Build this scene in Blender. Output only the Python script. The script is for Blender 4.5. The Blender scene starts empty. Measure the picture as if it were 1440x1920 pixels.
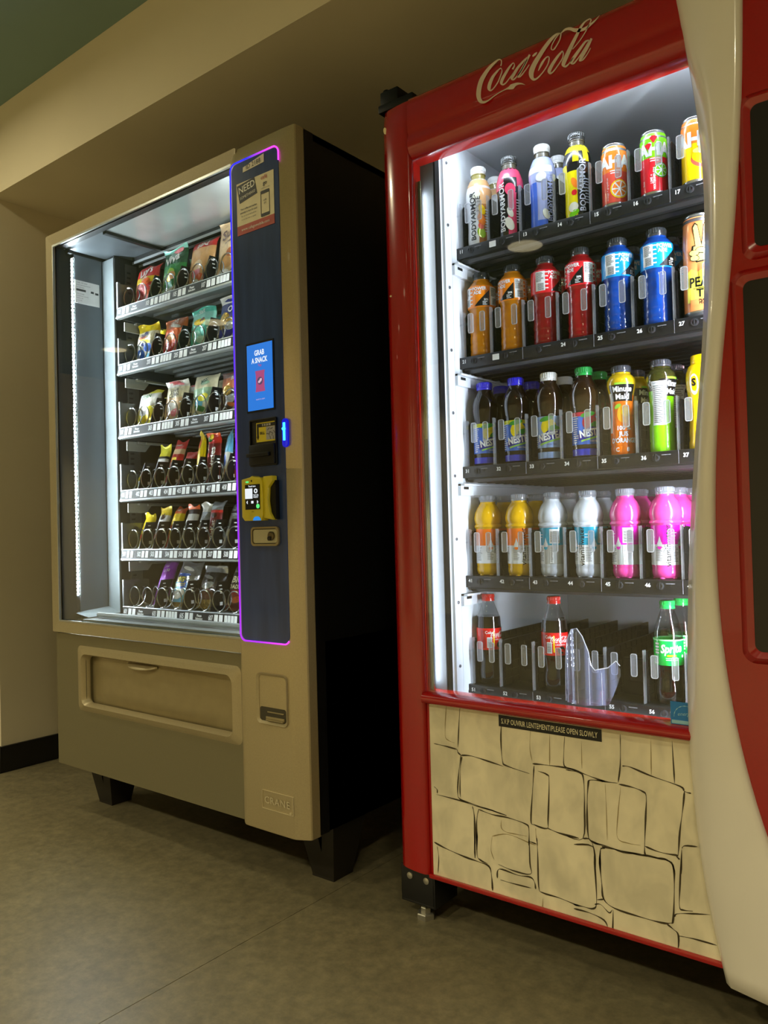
import bpy, bmesh, math, random
from mathutils import Vector, Matrix
random.seed(7)
S = bpy.context.scene
COL = S.collection
PI = math.pi

# ---------------------------------------------------------------- camera
cam_d = bpy.data.cameras.new('camera')
cam_d.sensor_fit = 'HORIZONTAL'; cam_d.sensor_width = 36.0
cam_d.lens = 1492.335 * 36.0 / 1440.0
cam_d.clip_start = 0.02
cam = bpy.data.objects.new('camera', cam_d); COL.objects.link(cam)
cam.matrix_world = Matrix(((0.783636, 0.03189, 0.620402, 1.30237),
                           (0.620663, 0.002115, -0.784075, -1.34370),
                           (-0.026316, 0.999489, -0.018135, 0.87227),
                           (0, 0, 0, 1)))
S.camera = cam

# ---------------------------------------------------------------- light, world, exposure
S.view_settings.view_transform = 'Standard'
S.view_settings.look = 'None'
S.view_settings.gamma = 1.0
S.view_settings.use_curve_mapping = False
S.view_settings.exposure = 0.0
S.cycles.transparent_max_bounces = 24
S.cycles.sample_clamp_indirect = 4.0
W = bpy.data.worlds.new('world'); S.world = W; W.use_nodes = True
W.node_tree.nodes['Background'].inputs[0].default_value = (1.0, 0.86, 0.6, 1)
W.node_tree.nodes['Background'].inputs[1].default_value = 0.02
LAMP_W = 31.0
def downlight(x, y, k=1.0, spread=118):
    d = bpy.data.lights.new('downlight', 'AREA'); d.shape = 'DISK'; d.size = 0.19
    d.energy = LAMP_W * k; d.color = (1.0, 0.885, 0.57); d.spread = math.radians(spread)
    o = bpy.data.objects.new('downlight', d); COL.objects.link(o); o.location = (x, y, 2.45)
for x in (-4.75, -3.43, -2.14, -0.85, 0.45, 1.75):
    downlight(x, -2.6)
downlight(-1.5, -0.68, 0.30, 172); downlight(-2.9, -0.68, 0.24, 172); downlight(1.65, -1.45, 0.30, 150)
for x in (-3.4, -1.4, 0.6, 2.4):  # added row out of view, only there to brighten the rear wall
    downlight(x, -4.3, 0.85, 118)

# ---------------------------------------------------------------- materials
def lin(c):
    out = []
    for v in c[:3]:
        v = v / 255.0
        out.append(v / 12.92 if v <= 0.04045 else ((v + 0.055) / 1.055) ** 2.4)
    return tuple(out) + (1.0,)
MATS = {}
def mat(name, col, rough=0.5, metal=0.0, var=None, bump=None, coat=0.0, emit=None, spec=0.5, trans=None, streak=None):
    """principled material; var=(scale, amount) mottles the colour, bump=(scale, strength)"""
    if name in MATS: return MATS[name]
    m = bpy.data.materials.new(name); m.use_nodes = True
    nt = m.node_tree; N = nt.nodes; L = nt.links
    b = N['Principled BSDF']
    c = lin(col)
    b.inputs['Base Color'].default_value = c
    b.inputs['Roughness'].default_value = rough
    b.inputs['Metallic'].default_value = metal
    b.inputs['Specular IOR Level'].default_value = spec
    if coat: b.inputs['Coat Weight'].default_value = coat; b.inputs['Coat Roughness'].default_value = 0.03
    if emit: b.inputs['Emission Color'].default_value = lin(emit[0]); b.inputs['Emission Strength'].default_value = emit[1]
    if trans: b.inputs['Transmission Weight'].default_value = trans
    tc = N.new('ShaderNodeTexCoord')
    v = var or (40.0, 0.06)
    nz = N.new('ShaderNodeTexNoise'); nz.inputs['Scale'].default_value = v[0]; nz.inputs['Detail'].default_value = 5
    if streak:
        mp = N.new('ShaderNodeMapping'); mp.inputs['Scale'].default_value = streak
        L.new(tc.outputs['Object'], mp.inputs[0]); L.new(mp.outputs[0], nz.inputs['Vector'])
    else:
        L.new(tc.outputs['Object'], nz.inputs['Vector'])
    mr = N.new('ShaderNodeMapRange'); mr.inputs[1].default_value = 0.3; mr.inputs[2].default_value = 0.7
    mr.inputs[3].default_value = 1 - v[1]; mr.inputs[4].default_value = 1 + v[1]
    L.new(nz.outputs[0], mr.inputs[0])
    mx = N.new('ShaderNodeMix'); mx.data_type = 'RGBA'; mx.blend_type = 'MULTIPLY'; mx.inputs[0].default_value = 1
    mx.inputs[6].default_value = c
    L.new(mr.outputs[0], mx.inputs[7]); L.new(mx.outputs[2], b.inputs['Base Color'])
    if bump:
        n2 = N.new('ShaderNodeTexNoise'); n2.inputs['Scale'].default_value = bump[0]; n2.inputs['Detail'].default_value = 4
        L.new(tc.outputs['Object'], n2.inputs['Vector'])
        bp = N.new('ShaderNodeBump'); bp.inputs['Strength'].default_value = bump[1]; bp.inputs['Distance'].default_value = 0.01
        L.new(n2.outputs[0], bp.inputs['Height']); L.new(bp.outputs[0], b.inputs['Normal'])
    MATS[name] = m
    return m
def clear(name, tint, gloss=0.06, milk=0.0, milk_col=(255, 255, 255), rough=0.02):
    """thin clear plastic or glass: light passes straight through, the surface reflects by fresnel"""
    if name in MATS: return MATS[name]
    m = bpy.data.materials.new(name); m.use_nodes = True
    nt = m.node_tree; N = nt.nodes; L = nt.links
    N.remove(N['Principled BSDF'])
    out = N['Material Output']
    tr = N.new('ShaderNodeBsdfTransparent'); tr.inputs[0].default_value = lin(tint)
    gl = N.new('ShaderNodeBsdfGlossy'); gl.inputs['Roughness'].default_value = rough
    fr = N.new('ShaderNodeFresnel'); ge = N.new('ShaderNodeNewGeometry')
    io = N.new('ShaderNodeMapRange'); io.inputs[3].default_value = 1.45; io.inputs[4].default_value = 1/1.45   # thin sheet: no total reflection from inside
    L.new(ge.outputs['Backfacing'], io.inputs[0]); L.new(io.outputs[0], fr.inputs[0])
    ml = N.new('ShaderNodeMath'); ml.operation = 'MULTIPLY'; ml.inputs[1].default_value = gloss / 0.04
    ml.use_clamp = True
    L.new(fr.outputs[0], ml.inputs[0])
    mx = N.new('ShaderNodeMixShader'); L.new(ml.outputs[0], mx.inputs[0])
    if milk:
        df = N.new('ShaderNodeBsdfDiffuse'); tl = N.new('ShaderNodeBsdfTranslucent')
        nz = N.new('ShaderNodeTexNoise'); nz.inputs['Scale'].default_value = 60
        mm = N.new('ShaderNodeMixShader'); mm.inputs[0].default_value = 0.5
        df.inputs[0].default_value = lin(milk_col); tl.inputs[0].default_value = lin(milk_col)
        L.new(df.outputs[0], mm.inputs[1]); L.new(tl.outputs[0], mm.inputs[2])
        m2 = N.new('ShaderNodeMixShader'); m2.inputs[0].default_value = milk
        L.new(tr.outputs[0], m2.inputs[1]); L.new(mm.outputs[0], m2.inputs[2])
        L.new(m2.outputs[0], mx.inputs[1])
    else:
        L.new(tr.outputs[0], mx.inputs[1])
    L.new(gl.outputs[0], mx.inputs[2]); L.new(mx.outputs[0], out.inputs[0])
    MATS[name] = m
    return m
def glow(name, col, strength):
    return mat(name, (10, 10, 10), 0.5, emit=(col, strength))

# ---------------------------------------------------------------- mesh builder
class B:
    def __init__(s): s.v = []; s.f = []; s.mi = []
    def add(s, verts, faces, m=0):
        o = len(s.v); s.v += [tuple(p) for p in verts]
        for f in faces: s.f.append(tuple(i + o for i in f)); s.mi.append(m)
        return s
    def box(s, x0, x1, y0, y1, z0, z1, m=0):
        return s.add([(x0,y0,z0),(x1,y0,z0),(x1,y1,z0),(x0,y1,z0),(x0,y0,z1),(x1,y0,z1),(x1,y1,z1),(x0,y1,z1)],
                     [(0,3,2,1),(4,5,6,7),(0,1,5,4),(1,2,6,5),(2,3,7,6),(3,0,4,7)], m)
    def prism(s, loop, y0, y1, m=0):          # loop of (x,z) counterclockwise seen from -y; extruded y0 (front) to y1
        n = len(loop)
        v = [(x, y0, z) for x, z in loop] + [(x, y1, z) for x, z in loop]
        f = [tuple(range(n)), tuple(range(2*n-1, n-1, -1))] + [(i, n+i, n+(i+1)%n, (i+1)%n) for i in range(n)]
        return s.add(v, f, m)
    def prism_z(s, loop, z0, z1, m=0):        # loop of (x,y) ccw seen from above
        n = len(loop)
        v = [(x, y, z0) for x, y in loop] + [(x, y, z1) for x, y in loop]
        f = [tuple(range(n-1, -1, -1)), tuple(range(n, 2*n))] + [(i, (i+1)%n, n+(i+1)%n, n+i) for i in range(n)]
        return s.add(v, f, m)
    def prism_x(s, loop, x0, x1, m=0):        # loop of (y,z)
        n = len(loop)
        v = [(x0, y, z) for y, z in loop] + [(x1, y, z) for y, z in loop]
        f = [tuple(range(n-1, -1, -1)), tuple(range(n, 2*n))] + [(i, (i+1)%n, n+(i+1)%n, n+i) for i in range(n)]
        return s.add(v, f, m)
    def ring(s, outer, inner, y0, y1, m=0, yi=None):   # frame between two loops with as many points; yi: y of the inner front edge
        n = len(outer); yi = y0 if yi is None else yi
        v = [(x,y0,z) for x,z in outer] + [(x,yi,z) for x,z in inner] + [(x,y1,z) for x,z in outer] + [(x,y1,z) for x,z in inner]
        f = []
        for i in range(n):
            j = (i+1) % n
            f += [(i, j, n+j, n+i), (2*n+j, 2*n+i, 3*n+i, 3*n+j), (j, i, 2*n+i, 2*n+j), (n+i, n+j, 3*n+j, 3*n+i)]
        return s.add(v, f, m)
    def lathe(s, prof, seg=28, c=(0,0,0), m=0, axis='z', cap=True):
        n = len(prof); v = []; f = []
        for r, h in prof:
            for k in range(seg):
                a = 2*PI*k/seg
                p = (r*math.cos(a), r*math.sin(a), h) if axis == 'z' else ((r*math.cos(a), -h, r*math.sin(a)) if axis == 'y' else (h, r*math.cos(a), r*math.sin(a)))
                v.append((p[0]+c[0], p[1]+c[1], p[2]+c[2]))
        for i in range(n-1):
            for k in range(seg):
                k2 = (k+1) % seg
                f.append((i*seg+k, i*seg+k2, (i+1)*seg+k2, (i+1)*seg+k))
        if cap:
            f.append(tuple(range(seg-1, -1, -1))); f.append(tuple((n-1)*seg+k for k in range(seg)))
        return s.add(v, f, m)
    def tube(s, pts, r, sides=6, m=0, closed=False):
        pts = [Vector(p) for p in pts]; n = len(pts); v = []; f = []
        up = Vector((0,0,1)); last = None
        for i, p in enumerate(pts):
            if closed: t = pts[(i+1)%n] - pts[i-1]
            else: t = pts[min(i+1,n-1)] - pts[max(i-1,0)]
            t.normalize()
            if last is None:
                a = t.cross(up) if abs(t.z) < 0.9 else t.cross(Vector((1,0,0)))
            else: a = last - t*last.dot(t)
            a.normalize(); last = a; b = t.cross(a)
            for k in range(sides):
                w = 2*PI*k/sides
                v.append(p + r*(math.cos(w)*a + math.sin(w)*b))
        for i in range(n if closed else n-1):
            j = (i+1) % n
            for k in range(sides):
                k2 = (k+1) % sides
                f.append((i*sides+k, i*sides+k2, j*sides+k2, j*sides+k))
        if not closed:
            f.append(tuple(range(sides-1,-1,-1))); f.append(tuple((n-1)*sides+k for k in range(sides)))
        return s.add(v, f, m)
    def grid(s, nu, nv, fn, m=0, mfn=None):   # fn(u,v) u,v in 0..1
        o = len(s.v)
        for j in range(nv+1):
            for i in range(nu+1): s.v.append(tuple(fn(i/nu, j/nv)))
        for j in range(nv):
            for i in range(nu):
                a = o + j*(nu+1) + i
                s.f.append((a, a+1, a+nu+2, a+nu+1)); s.mi.append(mfn((i+.5)/nu, (j+.5)/nv) if mfn else m)
        return s
    def build(s, name, mats, parent=None, bevel=0.0, smooth=35, local=False, seg=2):
        me = bpy.data.meshes.new(name)
        off = Vector((0,0,0)) if (local or parent is None) else ORG[parent]
        me.from_pydata([(p[0]-off.x, p[1]-off.y, p[2]-off.z) for p in s.v], [], s.f)
        if not isinstance(mats, (list, tuple)): mats = [mats]
        for m in mats: me.materials.append(m)
        me.polygons.foreach_set('material_index', s.mi)
        if bevel:
            bm = bmesh.new(); bm.from_mesh(me)
            bmesh.ops.remove_doubles(bm, verts=bm.verts, dist=1e-6)
            ed = [e for e in bm.edges if len(e.link_faces) == 2 and e.calc_face_angle(0) > 0.5]
            bmesh.ops.bevel(bm, geom=ed, offset=bevel, segments=seg, profile=0.5, affect='EDGES', clamp_overlap=True)
            bm.to_mesh(me); bm.free()
        if smooth:
            me.shade_smooth(); me.set_sharp_from_angle(angle=math.radians(smooth))
        me.update()
        o = bpy.data.objects.new(name, me); COL.objects.link(o)
        if parent is not None:
            o.parent = parent; ORG[o] = ORG[parent].copy()
        else: ORG[o] = Vector((0,0,0))
        return o
ORG = {}
def thing(name, label, cat, loc=(0,0,0), group=None, rot=None):
    o = bpy.data.objects.new(name, None); COL.objects.link(o); o.location = loc
    o.empty_display_size = 0.05
    if rot: o.rotation_euler = rot
    o['label'] = label; o['category'] = cat
    if group: o['group'] = group
    ORG[o] = Vector(loc)
    return o
def stuff(o): o['kind'] = 'stuff'; return o
def struct(o): o['kind'] = 'structure'; return o
def copy_tree(o, loc=None, label=None, group=None, parent=None, rot=None):
    c = o.copy(); COL.objects.link(c)
    if parent is not None: c.parent = parent
    if loc is not None: c.location = loc
    if rot is not None: c.rotation_euler = rot
    if label: c['label'] = label
    if group: c['group'] = group
    for ch in list(o.children): copy_tree(ch, parent=c)
    return c
def rrect(x0, x1, z0, z1, r, n=4):
    out = []
    for cx, cz, a0 in ((x1-r, z0+r, -PI/2), (x1-r, z1-r, 0), (x0+r, z1-r, PI/2), (x0+r, z0+r, PI)):
        for k in range(n+1):
            a = a0 + PI/2*k/n; out.append((cx + r*math.cos(a), cz + r*math.sin(a)))
    return out
def ell(cx, cz, rx, rz, n=16, rot=0.0):
    c, s_ = math.cos(rot), math.sin(rot); o = []
    for k in range(n):
        a = 2*PI*k/n; x, z = rx*math.cos(a), rz*math.sin(a)
        o.append((cx + c*x - s_*z, cz + s_*x + c*z))
    return o
def catmull(P, sub=4):
    out = []; n = len(P)
    for i in range(n-1):
        p0, p1, p2, p3 = P[max(i-1,0)], P[i], P[i+1], P[min(i+2,n-1)]
        for k in range(sub):
            t = k/sub
            out.append(tuple(0.5*((2*b) + (-a+c)*t + (2*a-5*b+4*c-d)*t*t + (-a+3*b-3*c+d)*t**3) for a,b,c,d in zip(p0,p1,p2,p3)))
    out.append(tuple(P[-1])); return out
def interp(P, t):
    if t <= P[0][0]: return P[0][1]
    for (a, b), (c, d) in zip(P, P[1:]):
        if t <= c: return b + (d-b)*(t-a)/(c-a)
    return P[-1][1]

# ---------------------------------------------------------------- lettering
TXT = {}
def text2d(s, h, bold=0.0, shear=0.0, sx=1.0, space=1.0):
    """vertices and faces of a line of text, centred, cap height about h"""
    key = (s, bold, shear, space)
    if key not in TXT:
        cu = bpy.data.curves.new('lettering', 'FONT'); cu.body = s; cu.align_x = 'CENTER'; cu.align_y = 'CENTER'
        cu.size = 1.0; cu.resolution_u = 2; cu.offset = bold; cu.shear = shear; cu.space_character = space; cu.space_line = 0.85
        o = bpy.data.objects.new('lettering', cu)
        me = o.to_mesh()
        TXT[key] = ([tuple(v.co) for v in me.vertices], [tuple(p.vertices) for p in me.polygons])
        o.to_mesh_clear(); bpy.data.objects.remove(o); bpy.data.curves.remove(cu)
    v, f = TXT[key]; k = h / 0.70
    return [(x*k*sx, y*k) for x, y, _ in v], f
def rot2(v, a):
    c, s_ = math.cos(a), math.sin(a)
    return [(c*x - s_*y, s_*x + c*y) for x, y in v]
def slice2d(v, f, step):
    if not v: return v, f
    bm = bmesh.new(); bv = [bm.verts.new((x, y, 0)) for x, y in v]
    for p in f:
        try: bm.faces.new([bv[i] for i in p])
        except ValueError: pass
    x0 = min(x for x, y in v); x1 = max(x for x, y in v)
    k = math.ceil(x0/step)*step
    while k < x1:
        bmesh.ops.bisect_plane(bm, geom=bm.verts[:] + bm.edges[:] + bm.faces[:], plane_co=(k,0,0), plane_no=(1,0,0), dist=1e-7)
        k += step
    bm.verts.index_update()
    vv = [(q.co.x, q.co.y) for q in bm.verts]; ff = [tuple(q.index for q in p.verts) for p in bm.faces]
    bm.free(); return vv, ff
def flat_text(b, s, x, z, h, y, m=0, ang=0.0, **kw):
    v, f = text2d(s, h, **kw)
    if ang: v = rot2(v, ang)
    b.add([(x+px, y, z+pz) for px, pz in v], f, m)
def cyl_put(b, v, f, th, z, R, m=0):
    """wrap a flat drawing round a cylinder of radius R (number or function of height); th=0 faces -y"""
    r0 = R(z) if callable(R) else R
    v, f = slice2d(v, f, r0*0.22)
    out = []
    for px, pz in v:
        a = th + px/r0; r = R(z+pz) if callable(R) else R
        out.append((r*math.sin(a), -r*math.cos(a), z+pz))
    b.add(out, f, m)
def cyl_text(b, s, th, z, h, R, m=0, ang=0.0, **kw):
    v, f = text2d(s, h, **kw)
    if ang: v = rot2(v, ang)
    cyl_put(b, v, f, th, z, R, m)
def cyl_poly(b, loop, th, z, R, m=0):
    cyl_put(b, loop, [tuple(range(len(loop)))], th, z, R, m)
def cyl_band(b, th0, th1, z0, z1, R, m=0, n=20, nz=1):
    def fn(u, w):
        a = th0 + (th1-th0)*u; z = z0 + (z1-z0)*w; r = R(z) if callable(R) else R
        return (r*math.sin(a), -r*math.cos(a), z)
    b.grid(n, nz, fn, m)
def ribbon(b, st, fn, m=0, sub=5):
    """strip of quads from a list of left/right edge pairs"""
    P = catmull([tuple(st[i:i+4]) for i in range(0, len(st), 4)], sub)
    v = []
    for a, c, d, e in P: v += [fn(a, c), fn(d, e)]
    b.add(v, [(2*i, 2*i+1, 2*i+3, 2*i+2) for i in range(len(P)-1)], m)
def line2d(b, pts, w, fn, m=0, taper=True):
    P = catmull(pts, 4); v = []; n = len(P)
    for i, (x, z) in enumerate(P):
        a = P[max(i-1,0)]; c = P[min(i+1,n-1)]
        t = Vector((c[0]-a[0], c[1]-a[1])); t.normalize() if t.length else None
        k = w/2*(0.75 + 0.45*math.sin(i*0.9+len(P)))
        if taper and i in (0, n-1): k *= 0.35
        v += [fn(x - t.y*k, z + t.x*k), fn(x + t.y*k, z - t.x*k)]
    b.add(v, [(2*i, 2*i+1, 2*i+3, 2*i+2) for i in range(n-1)], m)
# ---------------------------------------------------------------- room
m_wall = mat('painted_wall', (214, 203, 176), 0.7, var=(3.0, 0.03), bump=(180, 0.03))
m_ceil = mat('ceiling_paint', (122, 146, 140), 0.8, var=(4.0, 0.03))
m_base = mat('baseboard_vinyl', (24, 22, 20), 0.45)
def floor_mat():
    m = mat('floor_vinyl', (114, 106, 82), 0.45, var=(9.0, 0.10), bump=(60, 0.04))
    nt = m.node_tree; N = nt.nodes; L = nt.links; b = N['Principled BSDF']
    src = b.inputs['Base Color'].links[0].from_socket
    tc = N.new('ShaderNodeTexCoord')
    n2 = N.new('ShaderNodeTexNoise'); n2.inputs['Scale'].default_value = 34; n2.inputs['Detail'].default_value = 8; n2.inputs['Roughness'].default_value = 0.75
    L.new(tc.outputs['Object'], n2.inputs['Vector'])
    cr = N.new('ShaderNodeValToRGB'); cr.color_ramp.elements[0].position = 0.38; cr.color_ramp.elements[0].color = (0.72, 0.72, 0.70, 1)
    cr.color_ramp.elements[1].position = 0.66; cr.color_ramp.elements[1].color = (1.18, 1.15, 1.08, 1)
    L.new(n2.outputs[0], cr.inputs[0])
    mx = N.new('ShaderNodeMix'); mx.data_type = 'RGBA'; mx.blend_type = 'MULTIPLY'; mx.inputs[0].default_value = 1
    L.new(src, mx.inputs[6]); L.new(cr.outputs[0], mx.inputs[7]); L.new(mx.outputs[2], b.inputs['Base Color'])
    return m
m_floor = floor_mat()
# two sheets of vinyl meet in a welded joint at x = -0.005
b = B(); b.box(-6.0, -0.0058, -5.0, 1.0, -0.06, 0.0); b.box(-0.0042, 3.2, -5.0, 1.0, -0.06, 0.0); b.box(-0.0058, -0.0042, -5.0, 1.0, -0.06, -0.0012)
struct(b.build('floor', m_floor, smooth=0))
b = B(); b.box(-6.0, 3.2, -5.0, 0.0858, 2.462, 2.52); struct(b.build('ceiling', m_ceil, smooth=0))
for x in (-4.75, -3.43, -2.14, -0.85, 0.45, 1.75):
    t = thing('downlight', 'round recessed ceiling downlight in front of the machines', 'lamp', (x, -2.6, 2.462), 'ceiling downlights')
    b = B(); b.lathe([(0.118, -0.004), (0.118, 0.0), (0.1, 0.0), (0.1, -0.004)], 28, (x, -2.6, 2.462), cap=False); b.build('trim_ring', mat('downlight_ring', (200, 196, 186), 0.5), t)
    b = B(); b.lathe([(0.1, -0.001), (0.1, 0.0)], 28, (x, -2.6, 2.462)); b.build('lens', glow('downlight_lens', (255, 236, 186), 3.2), t, smooth=0)
b = B(); b.box(-6.0, -1.665, 0.0858, 1.0, 0.0, 2.52); struct(b.build('wall_left', m_wall, smooth=0))
b = B(); b.box(-1.665, 3.2, 0.95, 1.0, 0.0, 2.145); struct(b.build('wall_back', m_wall, smooth=0))
b = B(); b.box(2.2, 3.2, 0.0858, 0.95, 0.0, 2.145); struct(b.build('wall_right', m_wall, smooth=0))
b = B(); b.box(-1.665, 3.2, 0.0858, 1.0, 2.145, 2.52); struct(b.build('trim_1', m_wall, smooth=0))     # the soffit over the niche
b = B(); b.box(-6.0, 3.2, -5.05, -5.0, 0.0, 2.52); struct(b.build('wall_front', m_wall, smooth=0))
b = B(); b.box(-6.05, -6.0, -5.0, 0.0858, 0.0, 2.52); struct(b.build('wall_far_left', m_wall, smooth=0))
b = B(); b.box(3.2, 3.25, -5.0, 1.0, 0.0, 2.52); struct(b.build('wall_far_right', m_wall, smooth=0))
b = B(); b.prism_z([(-1.665, 0.074), (-1.653, 0.074), (-1.653, 0.938), (-1.665, 0.938)], 0.0, 0.096); b.box(-3.4, -1.653, 0.074, 0.0858, 0.0, 0.096)
struct(b.build('baseboard_left', m_base, bevel=0.003))
b = B(); b.box(-1.653, 2.2, 0.938, 0.95, 0.0, 0.096); struct(b.build('baseboard_back', m_base, bevel=0.003))

# ================================================================ SNACK MACHINE
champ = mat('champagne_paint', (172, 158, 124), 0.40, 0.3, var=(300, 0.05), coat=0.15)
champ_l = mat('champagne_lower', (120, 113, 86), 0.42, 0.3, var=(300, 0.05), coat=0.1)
champ_f = mat('champagne_frame', (168, 156, 124), 0.55, 0.2, var=(300, 0.05))
champ_d = mat('champagne_flap', (150, 136, 100), 0.36, 0.3, var=(30, 0.05), coat=0.15)
black = mat('black_paint', (17, 17, 18), 0.42, var=(60, 0.1))
blackp = mat('black_plastic', (8, 8, 9), 0.45, spec=0.3)
navy = mat('navy_panel', (44, 64, 116), 0.22, var=(6, 0.25), coat=0.3, streak=(6, 6, 0.6))
steel = mat('galvanised_steel', (178, 182, 182), 0.34, 0.75, var=(30, 0.08))
liner = mat('grey_liner', (92, 98, 102), 0.4, 0.45, var=(5, 0.16), streak=(3, 1, 0.4))
liner_d = mat('dark_liner', (27, 29, 31), 0.5, 0.2)
white_p = mat('white_print', (236, 236, 232), 0.5)
ink = mat('black_ink', (16, 16, 17), 0.5)
cream = mat('cream_print', (222, 214, 184), 0.5)
wire = mat('dark_steel_wire', (168, 168, 168), 0.25, 1.0)
glass = clear('window_glass', (244, 248, 247), 0.05)
led_w = glow('white_led', (236, 246, 255), 800.0)
tray_m = mat('tray_metal', (150, 154, 152), 0.38, 0.7, var=(25, 0.1))

SM = thing('snack_vending_machine', 'champagne fronted snack vending machine with black side and glass window on the left', 'vending machine', (-0.555, 0.4, 0.0))
# cabinet: an open black shell
b = B()
b.box(-1.108, -1.09, 0.045, 0.83, 0.149, 1.828); b.box(-0.03, -0.004, 0.045, 0.83, 0.149, 1.828)
b.box(-0.006, 0.0, 0.03, 0.062, 0.149, 1.828); b.box(-1.108, -0.004, 0.8, 0.83, 0.149, 1.828)
b.box(-1.108, -0.004, 0.045, 0.83, 1.812, 1.83); b.box(-1.108, -0.004, 0.045, 0.83, 0.149, 0.6)
b.box(-0.215, -0.03, 0.05, 0.8, 0.6, 1.812)
b.build('cabinet', black, SM, smooth=0)
b = B(); b.box(-1.09, -0.22, 0.72, 0.74, 0.6, 1.812); b.box(-1.035, -1.023, 0.18, 0.72, 0.62, 1.812)
b.build('liner', liner_d, SM, smooth=0)
# slotted uprights on the liner's left wall
for y in (0.22, 0.6):
    b = B(); b.box(-1.023, -1.02, y, y+0.045, 0.63, 1.78); b.build('upright', mat('upright_metal', (88, 90, 90), 0.4, 0.6), SM, smooth=0)
b = B()
for y in (0.222, 0.602):
    z = 0.66
    while z < 1.76:
        b.box(-1.0202, -1.0192, y+0.004, y+0.018, z, z+0.006); z += 0.017
stuff(b.build('upright_slots', ink, SM, smooth=0))
b = B(); b.box(-1.09, -1.079, 0.0075, 0.057, 0.6, 1.795); b.box(-1.09, -0.22, 0.0075, 0.03, 1.7935, 1.81); b.build('side_bezel', blackp, SM, smooth=0)
b = B(); b.box(-1.09, -1.085, 0.072, 0.172, 0.602, 1.79); b.build('side_panel', liner, SM, smooth=0)
b = B(); b.box(-1.09, -1.022, 0.176, 0.182, 0.602, 1.79)
b.add([(-1.085, 0.05, 0.62), (-1.0, 0.05, 0.609), (-1.02, 0.1755, 0.612), (-1.085, 0.1755, 0.63)], [(0, 1, 2, 3)])
b.build('front_post', mat('post_metal', (128, 136, 138), 0.4, 0.4, var=(30, 0.06)), SM, smooth=0)
b = B(); b.box(-1.0, -0.22, 0.03, 0.14, 0.598, 0.606); b.tube([(-0.985, 0.075, 0.617), (-0.22, 0.075, 0.617)], 0.008, 8)
b.build('window_sill_rail', tray_m, SM)
# lighted top panel, its rails and the dark ceiling of the cabinet
b = B(); b.box(-1.08, -0.22, 0.012, 0.72, 1.799, 1.806); b.build('top_liner', liner, SM, smooth=0)
b = B(); b.box(-0.835, -0.22, 0.03, 0.235, 1.794, 1.799); b.build('top_reflector', mat('brushed_reflector', (205, 212, 208), 0.28, 0.6, var=(8, 0.12)), SM, smooth=0)
for q in ((-0.85, -0.834, 0.03, 0.236, 1.785, 1.8), (-1.0, -0.22, 0.236, 0.25, 1.779, 1.8), (-1.0, -0.22, 0.262, 0.275, 1.776, 1.8)):
    b = B(); b.box(*q); b.build('top_rail', blackp, SM, smooth=0)
for q in ((-1.0, -0.22, 0.2345, 0.2365, 1.776, 1.784), (-1.0, -0.22, 0.26, 0.262, 1.772, 1.78)):
    b = B(); b.box(*q); b.build('rail_edge', steel, SM, smooth=0)
# LED strips: left (seen) and right (behind the column)
b = B(); b.box(-1.089, -1.086, 0.0575, 0.0705, 0.66, 1.785); b.build('led_channel', liner_d, SM, smooth=0)
b = B(); z = 0.676
while z < 1.782:
    b.box(-1.086, -1.0840, 0.0615, 0.0665, z, z+0.0065); z += 0.0125
o = b.build('led_strip', led_w, SM, smooth=0); o['label'] = 'bright white beaded light strip'
b = B(); z = 0.66
while z < 1.78:
    b.box(-0.2265, -0.224, 0.052, 0.060, z, z+0.008); z += 0.0145
b.build('led_strip', glow('white_led_right', (236, 246, 255), 260.0), SM, smooth=0)
b = B(); b.box(-1.079, -1.062, 0.04, 0.0575, 1.782, 1.793); b.box(-1.085, -1.062, 0.056, 0.0585, 1.77, 1.79); b.build('led_bracket', liner_d, SM, smooth=0)
# rating plate on the side panel
st = B(); st.box(-1.085, -1.0842, 0.073, 0.162, 1.632, 1.708); st = st.build('rating_sticker', white_p, SM, smooth=0)
b = B()
def side_text(s, y, z, h, **kw):
    v, f = text2d(s, h, **kw); w0 = min(p[0] for p in v)
    b.add([(-1.0838, y + px - w0, z + pz) for px, pz in v], f)
for i, (s, h) in enumerate((('MODEL  TYPE  SERIES', .0030), ('SNACK MERCHANDISER INC.', .0028), ('120V 60Hz 3.5A', .0030))):
    side_text(s, 0.078, 1.7005 - i*0.0075, h)
for y0, y1, z0, z1 in ((.078, .112, 1.673, 1.680), (.130, .141, 1.673, 1.680), (.146, .158, 1.671, 1.678)): b.box(-1.084, -1.0836, y0, y1, z0, z1)
for i, s in enumerate(('SERIAL NUMBER', 'FOR INDOOR USE ONLY', 'MADE IN USA', 'CE  UL  NSF')): side_text(s, 0.078, 1.664 - i*0.0072, .0028)
b.build('lettering', ink, st, smooth=0)
# door: window frame
b = B(); b.ring(rrect(-1.115, -0.2, 0.566, 1.832, 0.004, 2), rrect(-1.08, -0.2205, 0.602, 1.796, 0.003, 2), -0.008, 0.003, 0, yi=-0.004)
b.build('window_frame', champ_f, SM, smooth=0)
b = B(); b.ring(rrect(-1.083, -0.215, 0.599, 1.799, 0.003, 2), rrect(-1.078, -0.215, 0.604, 1.7925, 0.003, 2), -0.0055, 0.0, 0)
b.build('window_bead', steel, SM, smooth=0)
b = B(); b.box(-1.081, -0.222, 0.003, 0.007, 0.601, 1.797); b.build('window_pane', glass, SM, smooth=0)
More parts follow.
